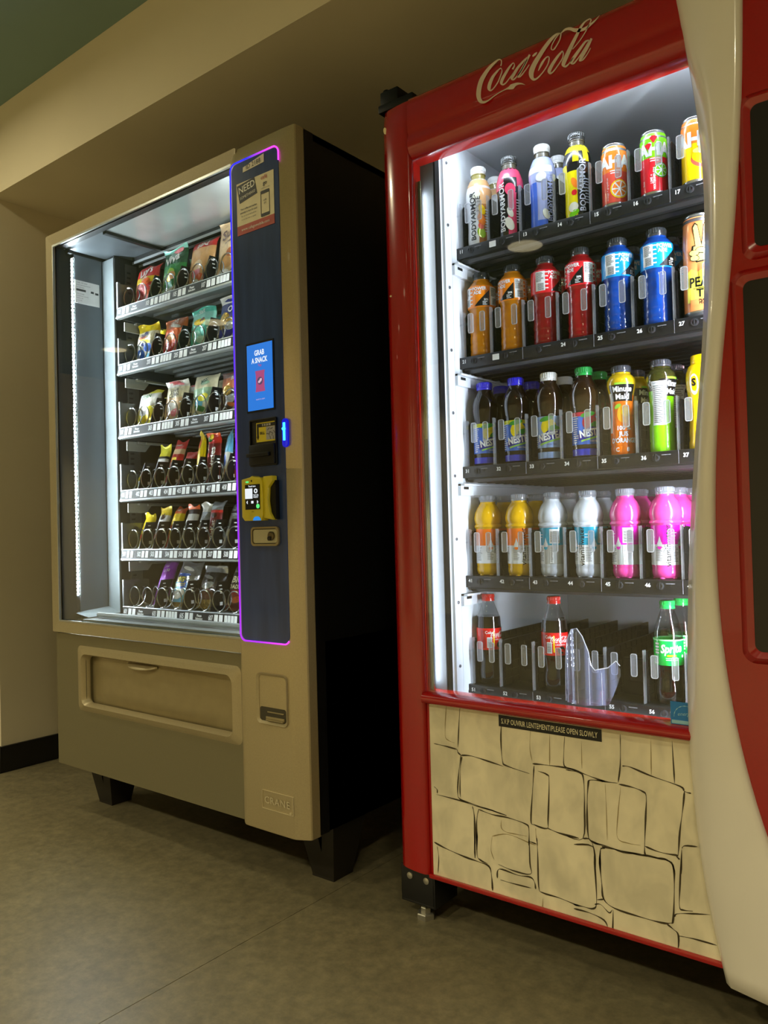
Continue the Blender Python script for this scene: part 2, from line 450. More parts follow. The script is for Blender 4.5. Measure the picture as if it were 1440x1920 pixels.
# lower panel with the delivery flap
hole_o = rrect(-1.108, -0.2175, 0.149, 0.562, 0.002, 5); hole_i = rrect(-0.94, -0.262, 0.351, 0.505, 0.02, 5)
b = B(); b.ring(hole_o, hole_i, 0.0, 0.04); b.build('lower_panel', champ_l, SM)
b = B()
o1 = rrect(-0.985, -0.232, 0.331, 0.53, 0.018, 5); o2 = rrect(-0.975, -0.242, 0.339, 0.521, 0.02, 5); o3 = rrect(-0.952, -0.256, 0.350, 0.507, 0.024, 5); o4 = rrect(-0.936, -0.266, 0.357, 0.5, 0.02, 5)
b.ring(o1, o2, 0.0, 0.012, 0, yi=-0.005); b.ring(o2, o3, -0.005, 0.012, 0, yi=-0.011); b.ring(o3, o4, -0.011, 0.012, 0, yi=0.006)
b.build('flap_surround', champ, SM, smooth=50)
fl = B()
def flapfn(u, w):
    x = -0.942 + 0.684*u; z = 0.349 + 0.158*w
    k = min(1, 5*min(u, 1-u)) * min(1, 4*min(w, 1-w))
    return (x, 0.022 - 0.01*k - 0.004*math.sin(PI*u), z)
fl.grid(24, 12, flapfn); fl.box(-0.942, -0.258, 0.023, 0.03, 0.349, 0.507)
fl = fl.build('delivery_flap', champ_d, SM, smooth=60)
b = B()
def lipfn(u, w):
    a = PI*w; x = -0.735 + 0.14*u; k = math.sin(PI*u)**0.5
    return (x, 0.011 - 0.022*math.sin(a)*k, 0.493 + 0.004*math.cos(a) - 0.012*k*math.sin(a)*(0.5+w*0.5))
b.grid(14, 8, lipfn); b.build('flap_handle', champ, fl, smooth=60)
# control column with its rounded right corner and top that rolls back
prof = [(-0.2205, 0.045), (-0.2205, -0.002), (-0.216, -0.013), (-0.207, -0.0185), (-0.195, -0.020), (-0.12, -0.0205), (-0.040, -0.0203), (-0.034, -0.019), (-0.006, -0.0030), (-0.0018, 0.0004), (0.0, 0.004), (0.0, 0.032), (-0.006, 0.045)]
def col_levels():
    out = []
    for z, k in ((0.147, 0.9), (0.152, 1.0), (0.6, 1.0), (1.012, 1.0), (1.014, 0.93), (1.016, 1.0), (1.4, 1.0), (1.775, 1.0), (1.80, 0.75), (1.829, 0.12)):
        out.append([(x, y if y > 0 else y*k, z) for x, y in prof])
    return out
b = B(); lv = col_levels(); n = len(prof)
b.add([p for l in lv for p in l], [(i*n+j, i*n+j+1, (i+1)*n+j+1, (i+1)*n+j) for i in range(len(lv)-1) for j in range(n-1)] + [tuple((len(lv)-1)*n+j for j in range(n)), tuple(range(n-1, -1, -1))])
b.build('control_column', mat('champagne_column', (180, 164, 126), 0.32, 0.35, var=(300, 0.05), coat=0.35), SM, smooth=24)
PY = -0.0215
pl = rrect(-0.2005, -0.0355, 0.603, 1.779, 0.017, 6)
b = B(); b.prism(pl, PY, -0.017); panel = b.build('control_panel', navy, SM, smooth=0)
def rim_mat():
    m = bpy.data.materials.new('rim_glow'); m.use_nodes = True; nt = m.node_tree; N = nt.nodes; L = nt.links
    N.remove(N['Principled BSDF']); tc = N.new('ShaderNodeTexCoord'); sp = N.new('ShaderNodeSeparateXYZ'); L.new(tc.outputs['Object'], sp.inputs[0])
    # object space: the machine's base point is x=-0.555; the strip turns from blue to magenta along its run
    fz = N.new('ShaderNodeMapRange'); fz.inputs[1].default_value = 0.6; fz.inputs[2].default_value = 1.79; L.new(sp.outputs[2], fz.inputs[0])
    cz = N.new('ShaderNodeValToRGB'); e = cz.color_ramp.elements
    e[0].position = 0.0; e[0].color = (0.36, 0.03, 1, 1); e[1].position = 1.0; e[1].color = (0.03, 0.03, 1, 1)
    for p, c in ((0.12, (0.30, 0.02, 0.9, 1)), (0.55, (0.10, 0.03, 0.75, 1)), (0.8, (0.02, 0.02, 0.95, 1))):
        q = e.new(p); q.color = c
    L.new(fz.outputs[0], cz.inputs[0])
    fx = N.new('ShaderNodeMapRange'); fx.inputs[1].default_value = 0.415; fx.inputs[2].default_value = 0.5; L.new(sp.outputs[0], fx.inputs[0])
    mx = N.new('ShaderNodeMix'); mx.data_type = 'RGBA'; L.new(fx.outputs[0], mx.inputs[0]); L.new(cz.outputs[0], mx.inputs[6]); mx.inputs[7].default_value = (0.8, 0.06, 0.9, 1)
    em = N.new('ShaderNodeEmission'); em.inputs[1].default_value = 1.6; L.new(mx.outputs[2], em.inputs[0])
    L.new(em.outputs[0], N['Material Output'].inputs[0]); return m
m_rim = rim_mat()
rl = rrect(-0.2045, -0.0335, 0.601, 1.782, 0.018, 8)
lit = [p for p in rl]
# lit run: right end of the top edge, down the left side, along the bottom to the right corner
idx = sorted(range(len(lit)), key=lambda i: 0)
start = 13                      # after the top right corner (points 9..17)
run = [lit[(start - 3 + i) % len(lit)] for i in range(len(lit) - 3)]
run = [p for p in run]
pts = [(x, PY-0.001, z) for x, z in run]
b = B(); b.tube([(-0.0335, PY-0.001, 1.745)] + [(x, PY-0.001, z) for x, z in lit[9:]] + [(lit[0][0]-0.02, PY-0.001, lit[0][1])] + [(x, PY-0.001, z) for x, z in lit[0:6]], 0.0019, 6)
o = b.build('panel_light_strip', m_rim, SM); o['label'] = 'glowing blue to purple light strip'
# stickers on the panel
b = B(); b.prism([(-0.158, 1.7515), (-0.083, 1.7555), (-0.083, 1.776), (-0.157, 1.7635)], PY-0.0012, PY); stk = b.build('id_sticker', mat('sticker_beige', (220, 214, 200), 0.5), panel, smooth=0)
b = B(); flat_text(b, 'ID 2188', -0.120, 1.7615, 0.0115, PY-0.0016, ang=0.06, bold=0.004, sx=0.98); b.build('sticker_lettering', ink, panel, smooth=0)
b = B(); b.box(-0.182, -0.051, PY-0.001, PY, 1.622, 1.728, 0); b.box(-0.182, -0.051, PY-0.001, PY, 1.599, 1.622, 1)
b.prism([(-0.180, 1.722), (-0.171, 1.677), (-0.108, 1.687), (-0.117, 1.7285)], PY-0.0016, PY-0.001, 2)
b.ring(rrect(-0.0965, -0.0655, 1.624, 1.687, 0.003, 3), rrect(-0.0945, -0.0675, 1.632, 1.679, 0.001, 3), PY-0.0015, PY-0.001, 2)
b.build('poster', [cream, mat('poster_red', (172, 60, 42), 0.5), ink], panel, smooth=0)
b = B()
flat_text(b, 'NEED', -0.1445, 1.711, 0.0165, PY-0.002, ang=0.12, bold=0.012)
flat_text(b, 'SOMETHING?', -0.1415, 1.6915, 0.0068, PY-0.002, ang=0.13, sx=0.95)
flat_text(b, 'www.cafegomobile.com', -0.116, 1.610, 0.0072, PY-0.002)
b.build('poster_lettering', white_p, panel, smooth=0)
b = B(); flat_text(b, 'café', -0.083, 1.7185, 0.0095, PY-0.002, bold=0.01); b.build('poster_lettering', mat('poster_red', (172, 60, 42)), panel, smooth=0)
b = B(); flat_text(b, 'go', -0.080, 1.704, 0.0098, PY-0.002, bold=0.02)
for i, (s, k) in enumerate((('Your coffee and market', .0042), ('provider is here for you!', .0042), ('Sign up now to pay by phone', .0032), ('or scan the code to register', .0032))):
    flat_text(b, s, -0.139, 1.6605 - i*0.0085, k, PY-0.002, bold=0.02 if i < 2 else 0)
flat_text(b, 'convenience to go', -0.079, 1.6925, 0.0028, PY-0.002)
flat_text(b, 'café\ngo', -0.081, 1.66, 0.005, PY-0.002)
b.build('poster_lettering', ink, panel, smooth=0)
# screen
b = B(); b.box(-0.161, -0.064, PY-0.002, PY, 1.157, 1.3265); scr = b.build('screen_bezel', blackp, panel, smooth=0)
b = B(); b.box(-0.1565, -0.068, PY-0.003, PY-0.0015, 1.1615, 1.3215); b.build('screen', glow('screen_blue', (32, 122, 222), 0.95), panel, smooth=0)
b = B(); flat_text(b, 'GRAB', -0.112, 1.299, 0.0125, PY-0.0036, bold=0.03, sx=0.75); flat_text(b, 'A SNACK', -0.112, 1.281, 0.0125, PY-0.0036, bold=0.03, sx=0.72)
b.build('screen_lettering', glow('screen_white', (240, 248, 255), 1.0), panel, smooth=0)
b = B(); b.prism([(-.1275, 1.205), (-.0945, 1.205), (-.0965, 1.215), (-.0965, 1.246), (-.0945, 1.256), (-.1275, 1.256), (-.1255, 1.246), (-.1255, 1.215)], PY-0.0036, PY-0.003)
flat_text(b, 'Tap', -0.111, 1.269, 0.006, PY-0.0036, bold=0.02)
b.build('screen_picture', glow('screen_rose', (176, 74, 128), 0.9), panel, smooth=0)
b = B(); b.prism(ell(-.111, 1.231, .0095, .0095), PY-0.004, PY-0.0036); b.build('screen_picture', glow('screen_dusk', (92, 72, 112), 0.8), panel, smooth=0)
b = B(); b.prism(ell(-.1085, 1.2325, .0052, .0035, 12, 0.9), PY-0.0044, PY-0.004); b.prism(ell(-.113, 1.229, .0042, .0032, 12, 0.3), PY-0.0044, PY-0.004)
flat_text(b, 'touch to start', -0.111, 1.187, 0.0038, PY-0.0036)
b.build('screen_picture', glow('screen_pink', (226, 190, 214), 0.9), panel, smooth=0)
# bill acceptor
bp = B(); bp.ring(rrect(-0.151, -0.058, 1.025, 1.139, 0.003, 2), rrect(-0.1475, -0.062, 1.0775, 1.1345, 0.002, 2), PY-0.006, PY)
bp.box(-0.1475, -0.061, PY-0.012, PY, 1.028, 1.0765); bp.box(-0.149, -0.073, PY-0.020, PY-0.012, 1.047, 1.056)
bp = bp.build('bill_acceptor', blackp, panel, bevel=0.001)
b = B(); b.box(-0.1475, -0.062, PY-0.0012, PY-0.0005, 1.0775, 1.1345, 0)
b.box(-0.1300, -0.0625, PY-0.002, PY-0.001, 1.0835, 1.130, 1); b.box(-0.1275, -0.0625, PY-0.0024, PY-0.002, 1.119, 1.1275, 0); b.box(-0.1275, -0.1215, PY-0.0024, PY-0.002, 1.096, 1.119, 0)
b.prism([(-0.129, 1.097), (-0.1245, 1.0875), (-0.120, 1.097)], PY-0.0024, PY-0.002, 0); b.box(-0.0955, -0.0625, PY-0.0024, PY-0.002, 1.087, 1.1185, 2)
flat_text(b, '5 10 20 50', -0.094, 1.1233, 0.0048, PY-0.0028, 3, bold=0.02); flat_text(b, 'BILL', -0.1085, 1.104, 0.0065, PY-0.0028, 0, bold=0.03)
for k in range(9):
    a = k*0.7; flat_text(b, '~', -0.090 + 0.0028*k, 1.102 + 0.011*math.sin(a*2.3), 0.012, PY-0.0028, 0, ang=a)
b.build('bill_sticker', [ink, mat('sticker_yellow', (214, 196, 40), 0.5), mat('sticker_grey', (160, 160, 170), 0.5), white_p], bp, smooth=0)
# blue lens
b = B(); b.prism(rrect(-0.0405, -0.0215, 1.064, 1.132, 0.009, 6), PY-0.005, PY+0.002); lens = b.build('bill_light', mat('blue_lens', (20, 30, 170), 0.2, emit=((0, 10, 255), 0.45)), SM, bevel=0.002)
b = B(); b.lathe([(0.004, -0.001), (0.0045, 0.004), (0.002, 0.008)], 12, (-0.031, PY-0.004, 1.107), axis='y'); b.box(-0.034, -0.028, PY-0.007, PY-0.005, 1.080, 1.122)
b.build('bulb', glow('blue_bulb', (40, 150, 255), 5.0), lens)
# card reader
yel = mat('reader_yellow', (206, 190, 30), 0.4, coat=0.2)
pr = B(); pr.prism([(-0.164, 0.904), (-0.155, 0.894), (-0.096, 0.894), (-0.090, 0.906), (-0.090, 0.985), (-0.097, 0.9965), (-0.118, 0.9985), (-0.126, 1.002), (-0.134, 0.9985), (-0.163, 0.9945)], PY-0.024, PY)
pr = pr.build('card_reader', yel, panel, bevel=0.002)
b = B(); b.prism([(-0.091, 0.900), (-0.060, 0.8945), (-0.072, 0.912), (-0.077, 0.94), (-0.074, 0.972), (-0.060, 0.986), (-0.060, 0.999), (-0.091, 0.9985)], PY-0.021, PY-0.004); b.build('reader_flank', yel, pr, bevel=0.002)
b = B(); b.box(-0.086, -0.058, PY-0.012, PY, 0.896, 0.988); b.box(-0.1495, -0.0985, PY-0.0252, PY-0.023, 0.921, 0.981); b.prism(ell(-.127, .9895, .0018, .0026, 10), PY-0.0248, PY-0.024)
flat_text(b, 'PAY', -0.124, 0.9155, 0.0032, PY-0.0247); b.build('reader_screen', blackp, pr, smooth=0)
b = B(); b.box(-0.1485, -0.1235, PY-0.0262, PY-0.025, 0.947, 0.9715); flat_text(b, 'Touch here', -0.124, 0.9765, 0.0038, PY-0.0262, bold=0.03)
b.prism([(-0.1445, 0.9385), (-0.141, 0.9425), (-0.141, 0.9345)], PY-0.0262, PY-0.025); b.box(-0.1275, -0.1205, PY-0.0262, PY-0.025, 0.9355, 0.9415); b.prism([(-0.1035, 0.9385), (-0.107, 0.9345), (-0.107, 0.9425)], PY-0.0262, PY-0.025)
b.ring(ell(-.1115, .965, .0058, .0058, 12), ell(-.1115, .965, .0032, .0032, 12), PY-0.0262, PY-0.025); flat_text(b, 'TAP OR\nINSERT', -0.111, 0.9525, 0.0038, PY-0.0262, bold=0.02)
b.build('reader_icons', glow('reader_white', (235, 242, 248), 1.0), pr, smooth=0)
b = B(); b.prism(ell(-.105, .9285, .0055, .0055, 14), PY-0.0262, PY-0.025); b.build('reader_light', glow('reader_green', (90, 226, 120), 1.2), pr, smooth=0); b = B(); b.prism(ell(-.142, .9875, .0055, .0022, 12), PY-0.0250, PY-0.024); b.build('reader_light', glow('reader_green', (90, 226, 120), 1.2), pr, smooth=0)
b = B(); b.prism([(-.124, .8945), (-.097, .8945), (-.100, .901), (-.106, .904), (-.114, .904), (-.121, .901)], PY-0.0252, PY-0.0235); b.build('reader_light', glow('reader_blue', (30, 140, 235), 0.9), pr, smooth=0)
# lock
b = B(); b.ring(rrect(-.154, -.059, .833, .879, .010, 4), rrect(-.1495, -.0635, .838, .8745, .008, 4), PY-0.006, PY, 0); b.ring(rrect(-.1495, -.0635, .838, .8745, .008, 4), rrect(-.1475, -.0655, .840, .8725, .007, 4), PY-0.001, PY, 1)
b.prism(rrect(-.1475, -.0655, .840, .8725, .007, 4), PY-0.004, PY, 2); b.build('lock_plate', [champ_d, ink, mat('brushed_nickel', (190, 186, 160), 0.3, 0.6)], panel, smooth=0)
b = B(); b.lathe([(0.0105, 0), (0.0105, 0.004), (0.008, 0.006)], 16, (-.083, PY-0.004, .857), axis='y'); b.lathe([(0.0055, 0), (0.0055, 0.009), (0.004, 0.01)], 12, (-.084, PY-0.004, .851), axis='y', m=1); b.build('lock_cylinder', [mat('bronze', (104, 92, 66), 0.35, 0.8), mat('dark_hole', (40, 36, 28), 0.4, 0.5)], panel)
# coin return cup
b = B(); b.ring(rrect(-.150, -.046, .407, .5275, .012, 5), rrect(-.144, -.052, .413, .5215, .010, 5), -0.0255, -0.015, 0, yi=-0.0215)
b.build('coin_cup_rim', champ, SM)
b = B(); b.grid(8, 12, lambda u, w: (-.145 + .094*u, -0.0205 + 0.03*(1-abs(2*u-1)**4)*(0.25 + 0.75*max(0, 1-w*1.3)), .412 + .1105*w)); 
cc = b.build('coin_cup', champ_d, SM, smooth=60)
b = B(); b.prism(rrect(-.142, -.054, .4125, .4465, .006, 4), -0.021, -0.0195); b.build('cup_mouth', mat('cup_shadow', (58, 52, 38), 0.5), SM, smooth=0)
b = B(); b.box(-.120, -.058, -0.024, -0.02, .418, .425); b.box(-.118, -.060, -0.027, -0.02, .4155, .4185); b.box(-.116, -.06, -0.023, -0.02, .434, .437); b.build('cup_lip', champ_d, SM, bevel=0.001)
# maker's plate: raised outline and letters
b = B(); b.ring(rrect(-.1415, -.0355, .2015, .2465, .001, 1), rrect(-.1403, -.0367, .2027, .2453, .001, 1), -0.0222, -0.019); flat_text(b, 'CRANE', -.090, .2235, .0165, -0.0222, bold=0.012, sx=1.05, space=1.12)
b.prism(ell(-.0455, .2065, .0035, .0028, 8), -0.0222, -0.019); b.build('maker_plate', mat('raised_paint', (206, 194, 160), 0.3, 0.4), SM, smooth=0)
# legs
def leg(cx, cy, name='leg'):
    b = B(); t0, t1 = 0.062, 0.036
    top = [(cx-t0, cy-t0), (cx+t0, cy-t0), (cx+t0, cy+t0), (cx-t0, cy+t0)]
    bot = [(cx-t1*1.0, cy-t1), (cx+t1, cy-t1), (cx+t1, cy+t1), (cx-t1, cy+t1)]
    # folded sheet: two tapered flanges and a foot plate
    yz = lambda z: cy - t1 - (t0-t1)*(z-.006)/.144
    fp = [(cx-t0, .15), (bot[0][0], .006), (bot[1][0], .006), (cx+t0, .15), (cx+.026, .15), (cx+.008, .07), (cx-.002, .15)]
    b.add([(x, yz(z), z) for x, z in fp], [(0, 1, 5, 6), (1, 2, 5), (2, 3, 4, 5)])
    b.add([(top[1][0], top[1][1], .15), (top[2][0], top[2][1], .15), (bot[2][0], bot[2][1], .006), (bot[1][0], bot[1][1], .006)], [(0, 3, 2, 1)])
    b.add([(top[0][0], top[0][1], .15), (top[3][0], top[3][1], .15), (bot[3][0], bot[3][1], .006), (bot[0][0], bot[0][1], .006)], [(0, 1, 2, 3)])
    b.box(bot[0][0], bot[1][0], bot[0][1], bot[2][1], 0.0, .007); b.box(top[0][0], top[1][0], top[0][1], top[2][1], .143, .15)
    return b.build(name, mat('leg_metal', (40, 36, 30), 0.4, 0.3), SM, smooth=0)
for cx in (-1.03, -0.075):
    for cy in (0.15, 0.74): leg(cx, cy)

# ---- trays
ROWZ = [1.5652, 1.3817, 1.1762, 0.9745, 0.785, 0.6019]
WIDE = [-0.956, -0.805, -0.669, -0.536, -0.402, -0.268]
NARROW = [-0.956, -0.877, -0.807, -0.733, -0.668, -0.598, -0.532, -0.463, -0.396, -0.33, -0.263]
ticks_m = white_p
def divider_mesh(h=0.088):
    b = B(); loop = [(0.152, 0.0), (0.62, 0.0), (0.62, h), (0.182, h), (0.160, 0.03)]
    b.prism_x([(y, z) for y, z in loop], -0.0012, 0.0012, 0)
    for k in range(3):
        b.box(0.0012, 0.0016, 0.188 + .002*k, 0.198 + .002*k, h-0.013-0.011*k, h-0.010-0.011*k, 1)
    b.box(0.0012, 0.0016, 0.19, 0.20, 0.018, 0.028, 1)
    return b
def coil_mesh(r=0.031):
    b = B(); pts = []
    for k in range(8*18+8):                       # first turn nearly flat, then an even pitch
        a = 2*PI*k/18 - PI/2; q = k/18; pts.append((r*math.cos(a), 0.1545 + (0.012*q if q < 1 else 0.012 + 0.05*(q-1)), r + 0.003 + r*math.sin(a)))
    b.tube(pts, 0.0019, 5); return b
ref_div = ref_coil = None
for ri, z0 in enumerate(ROWZ):
    tray = B()
    tray.box(-0.952, -0.22, 0.155, 0.62, z0+0.030, z0+0.033)
    for k in range(9):                                   # folded ribs below
        y = 0.20 + 0.05*k; tray.box(-0.94 + 0.03*(k % 3), -0.22, y, y+0.022, z0+0.020, z0+0.030)
    tray.prism_x([(0.142, z0), (0.150, z0-0.002), (0.156, z0+0.03), (0.150, z0+0.034)], -0.956, -0.22)
    tray = tray.build('tray', tray_m, SM, smooth=0)
    b = B(); b.prism_x([(0.1395, z0+0.006), (0.146, z0+0.005), (0.149, z0+0.033), (0.1425, z0+0.034)], -0.955, -0.222, 0)
    b.prism_x([(0.1385, z0+0.001), (0.146, z0), (0.146, z0+0.006), (0.139, z0+0.006)], -0.956, -0.222, 1)
    b.prism_x([(0.1425, z0+0.034), (0.15, z0+0.033), (0.151, z0+0.0365), (0.1435, z0+0.0365)], -0.956, -0.222, 1)
    strip = b.build('price_strip', [blackp, steel], tray, smooth=0)
    # tags and numbers (the strip leans back slightly)
    b = B(); xs = WIDE if ri in (0, 1, 2, 5) else NARROW
    def tag(x0, x1, m=0): b.prism_x([(0.1386, z0+0.0095), (0.1396, z0+0.0095), (0.1426, z0+0.0305), (0.1416, z0+0.0305)], x0, x1, m)
    for ci in range(len(xs)-1):
        num = '%d%02d' % (ri+1, (ci*2+1) if len(xs) < 8 else ci+1)
        wd = xs[ci+1]-xs[ci]; x = xs[ci] + 0.012
        v, f = text2d(num, 0.0145, bold=0.02, sx=0.62)
        b.add([(x+0.006+px, 0.1392 + (pz+0.0075)*0.142, z0+0.020+pz) for px, pz in v], f, 0)
        if wd > 0.1:
            for q in range(2): 
                tag(x+0.022+0.021*q, x+0.037+0.021*q)
            if ci % 2 == 0:
                v, f = text2d('Please\nSelection', 0.0068, bold=0.03, sx=0.9)
                b.add([(x+0.087+px, 0.1392 + (pz+0.0075)*0.142, z0+0.020+pz) for px, pz in v], f, 0)
            else:
                for q in range(4): tag(x+0.066+0.014*q, x+0.077+0.014*q)
        else:
            for q in range(2): tag(x+0.020+0.020*q, x+0.034+0.020*q)
    b.build('price_tag', white_p, strip, smooth=0)
    # end bracket with a round hole, and the runner under the tray
    b = B(); hole = ell(0.196, z0+0.098, 0.012, 0.012, 16)
    out = []
    for (y, z) in hole:
        dy, dz = y-0.196, z-(z0+0.098); k = max(abs(dy)/0.046, abs(dz)/0.022); out.append((0.196+dy/k, z0+0.098+dz/k))
    n = len(hole)
    for x in (-0.956, -0.953):
        b.add([(x, y, z) for y, z in out] + [(x, y, z) for y, z in hole], [(i, (i+1) % n, n+(i+1) % n, n+i) for i in range(n)])
    b.box(-0.956, -0.953, 0.15, 0.62, z0+0.002, z0+0.0762); b.box(-0.957, -0.949, 0.143, 0.152, z0-0.002, z0+0.121)
    b.build('tray_end', mat('tray_end_paint', (84, 86, 86), 0.4, 0.5), tray, smooth=0)
    b = B(); b.prism_x([(0.165, z0-0.006), (0.26, z0-0.006), (0.235, z0-0.036), (0.165, z0-0.036)], -0.951, -0.947); b.box(-0.95, -0.935, 0.2, 0.6, z0-0.012, z0-0.006)
    b.tube([(-0.92, 0.22, z0-0.012), (-0.92, 0.6, z0-0.012)], 0.004, 6)
    b.build('tray_runner', mat('runner_paint', (150, 150, 140), 0.45, 0.3), tray, smooth=0)
    for ci, x in enumerate(xs[1:]):
        if ref_div is None:
            ref_div = divider_mesh().build('divider', [blackp, white_p], tray, local=True, smooth=0); d = ref_div
        else:
            d = ref_div.copy(); COL.objects.link(d); d.parent = tray
        d.location = Vector((x, 0, z0+0.033)) - ORG[SM]
    for ci in range(len(xs)-1):
        xc = (xs[ci]+xs[ci+1])/2
        for dx in ((-0.034, 0.034) if len(xs) < 8 else (0.0,)):
            if ref_coil is None:
                ref_coil = coil_mesh().build('coil', wire, tray, local=True); d = ref_coil
            else:
                d = ref_coil.copy(); COL.objects.link(d); d.parent = tray
            d.location = Vector((xc+dx, 0, z0+0.033)) - ORG[SM]
# ---------------------------------------------------------------- snacks
def foil(name, col, metal=0.15, rough=0.28): return mat('foil_' + name, col, rough, metal, var=(38, 0.16), bump=(70, 0.35), coat=0.3)
F = {k: foil(k, c) for k, c in dict(red=(196, 28, 24), orange=(226, 92, 20), yellow=(240, 208, 10), lemon=(244, 232, 60), green=(24, 120, 46), dgreen=(14, 74, 40), lime=(150, 190, 60),
     tan=(214, 158, 96), beige=(232, 196, 150), brown=(92, 44, 22), rust=(178, 92, 40), blue=(30, 92, 190), navy=(24, 30, 110), sky=(110, 190, 226), teal=(80, 186, 166), aqua=(150, 220, 204),
     white=(236, 234, 226), cream=(236, 226, 190), pink=(236, 130, 140), purple=(146, 20, 178), violet=(92, 30, 120), maroon=(112, 14, 22), choc=(44, 22, 16), black=(18, 18, 20), mint=(176, 214, 180)).items()}
F['silver'] = foil('silver', (206, 208, 210), 0.75, 0.22); F['gold'] = foil('gold', (196, 160, 84), 0.7, 0.25)
F['clear'] = clear('clear_film', (226, 232, 236), 0.12, 0.25)
def bag(name, label, cat, group, w, h, t, bands, art=(), text=(), crimp=0.06, nu=18, nv=22, seam=True):
    """pillow pack: bands=[(v_top, colour)], art=[(u,v,ru,rv,colour)], text=[(string,u,v,height,colour,angle)]; base at z=0, front towards -y"""
    rnd = random.Random(label); ph = [rnd.uniform(0, 6) for _ in range(6)]
    def th(u, v):
        vv = min(max((v-crimp)/(1-2*crimp), 0), 1)
        k = max(0.0, math.sin(PI*vv))**0.55 * max(0.0, 1-abs(2*u-1)**3.2)**0.7
        wr = 0.10*math.sin(9*u+ph[0])*math.sin(7*v+ph[1]) + 0.07*math.sin(17*u+ph[2]+5*v)
        return t*k*(1+wr) + 0.0006
    def xz(u, v):
        vv = min(max((v-crimp)/(1-2*crimp), 0), 1)
        nar = 1-0.07*math.sin(PI*vv)
        return (u-.5)*w*nar, v*h + 0.003*math.sin(6*u+ph[3])*(1 if v > .9 else 0) - 0.006*(v > .96)*abs(math.sin(3*u+ph[4]))
    def bend(v): return 0.012*math.sin(ph[5])*max(0, v-.85)/.15
    root = thing(name, label, cat, group=group)
    cols = []
    def ci(c):
        if c not in cols: cols.append(c)
        return cols.index(c)
    for _, c in bands: ci(c)
    def mfn(u, v):
        for vt, c in bands:
            if v <= vt: return ci(c)
        return ci(bands[-1][1])
    b = B()
    b.grid(nu, nv, lambda u, v: (xz(u, v)[0], -th(u, v) + bend(v), xz(u, v)[1]), 0, mfn)
    b.grid(nu, nv, lambda u, v: (xz(1-u, v)[0], th(1-u, v) + bend(v), xz(1-u, v)[1]), 0, mfn)
    b.build('wrapper', [F[c] for c in cols], root, local=True, smooth=70)
    if art or text:
        b = B(); cols2 = []
        def c2(c):
            if c not in cols2: cols2.append(c)
            return cols2.index(c)
        def put(v, f, m, lift):
            out = []
            for x, z in v:
                u = min(max(x/w+.5, 0.02), 0.98); vv = min(max(z/h, 0.0), 1.0); X, Z = xz(u, vv)
                out.append((X, -th(u, vv)+bend(vv)-lift, Z))
            b.add(out, f, m)
        for k, (u, v, ru, rv, c) in enumerate(art):
            loop = ell((u-.5)*w, v*h, ru*w, rv*h, 14, 0.25*math.sin(k*2.1))
            cv = [((u-.5)*w, v*h)] + [((u-.5)*w*.5+x*.5, v*h*.5+z*.5) for x, z in loop] + loop
            f = [(0, 1+i, 1+(i+1) % 14) for i in range(14)] + [(1+i, 15+i, 15+(i+1) % 14, 1+(i+1) % 14) for i in range(14)]
            put(cv, f, c2(c), 0.0009+0.0002*k)
        for s, u, v, hh, c, an in text:
            tv, tf = text2d(s, hh, bold=0.025, sx=0.9)
            if an: tv = rot2(tv, an)
            tv, tf = slice2d([(x+(u-.5)*w, z+v*h) for x, z in tv], tf, w*0.06)
            put(tv, tf, c2(c), 0.0024)
        b.build('print', [F[c] for c in cols2], root, local=True, smooth=0)
    return root
LEAN = math.radians(-21)
def put(root, x, row, y=0.196, lean=None, yaw=0.0, dz=0.0375):
    lean = (math.radians(-10) if row < 3 else LEAN) if lean is None else lean
    root.location = (x, y, ROWZ[row]+dz); root.rotation_euler = (lean, 0, yaw); return root
def behind(root, label, dy=0.10):
    copy_tree(root, Vector(root.location) + Vector((0, dy, 0)), label)
WX = [-0.88, -0.737, -0.602, -0.469, -0.335]
NX = [-0.9165, -0.842, -0.77, -0.70, -0.633, -0.565, -0.4975, -0.4295, -0.363]
G = 'bags of snacks in the spirals'
# shelf 1 (top)
T = 0.018
a = put(bag('chip_bag', 'red and orange chip bag with white script, top shelf at far left', 'snack', G, .118, .148, T, [(.34, 'orange'), (.52, 'red'), (.62, 'yellow'), (1, 'red')], [(.6, .52, .22, .09, 'orange'), (.35, .25, .25, .12, 'red'), (.55, .18, .15, .06, 'pink')], [("Lay's", .56, .76, .026, 'white', .25), ('Ketchup', .55, .6, .008, 'white', .1)]), WX[0], 0)
behind(a, 'red chip bag standing behind the front red and orange one on the top shelf')
a = put(bag('chip_bag', 'green chip bag with white script on the top shelf of the snack machine', 'snack', G, .118, .165, T, [(.2, 'mint'), (.62, 'green'), (.92, 'dgreen'), (1, 'aqua')], [(.52, .46, .16, .09, 'lime'), (.60, .40, .12, .08, 'tan'), (.45, .34, .1, .05, 'yellow'), (.68, .90, .2, .05, 'pink'), (.5, .12, .3, .05, 'white')], [('Viva', .5, .74, .032, 'white', .3)]), WX[1], 0)
behind(a, 'green chip bag standing behind the front green one on the top shelf')
a = put(bag('chip_bag', 'tan chip bag with a red top and chip picture, top shelf third from left', 'snack', G, .118, .165, T, [(.14, 'pink'), (.78, 'tan'), (1, 'red')], [(.5, .42, .2, .1, 'beige'), (.42, .28, .2, .07, 'pink'), (.6, .2, .18, .06, 'orange'), (.4, .12, .12, .05, 'white')], [('BBQ', .56, .84, .02, 'white', .2)]), WX[2], 0)
behind(a, 'tan chip bag behind the red topped tan one on the top shelf')
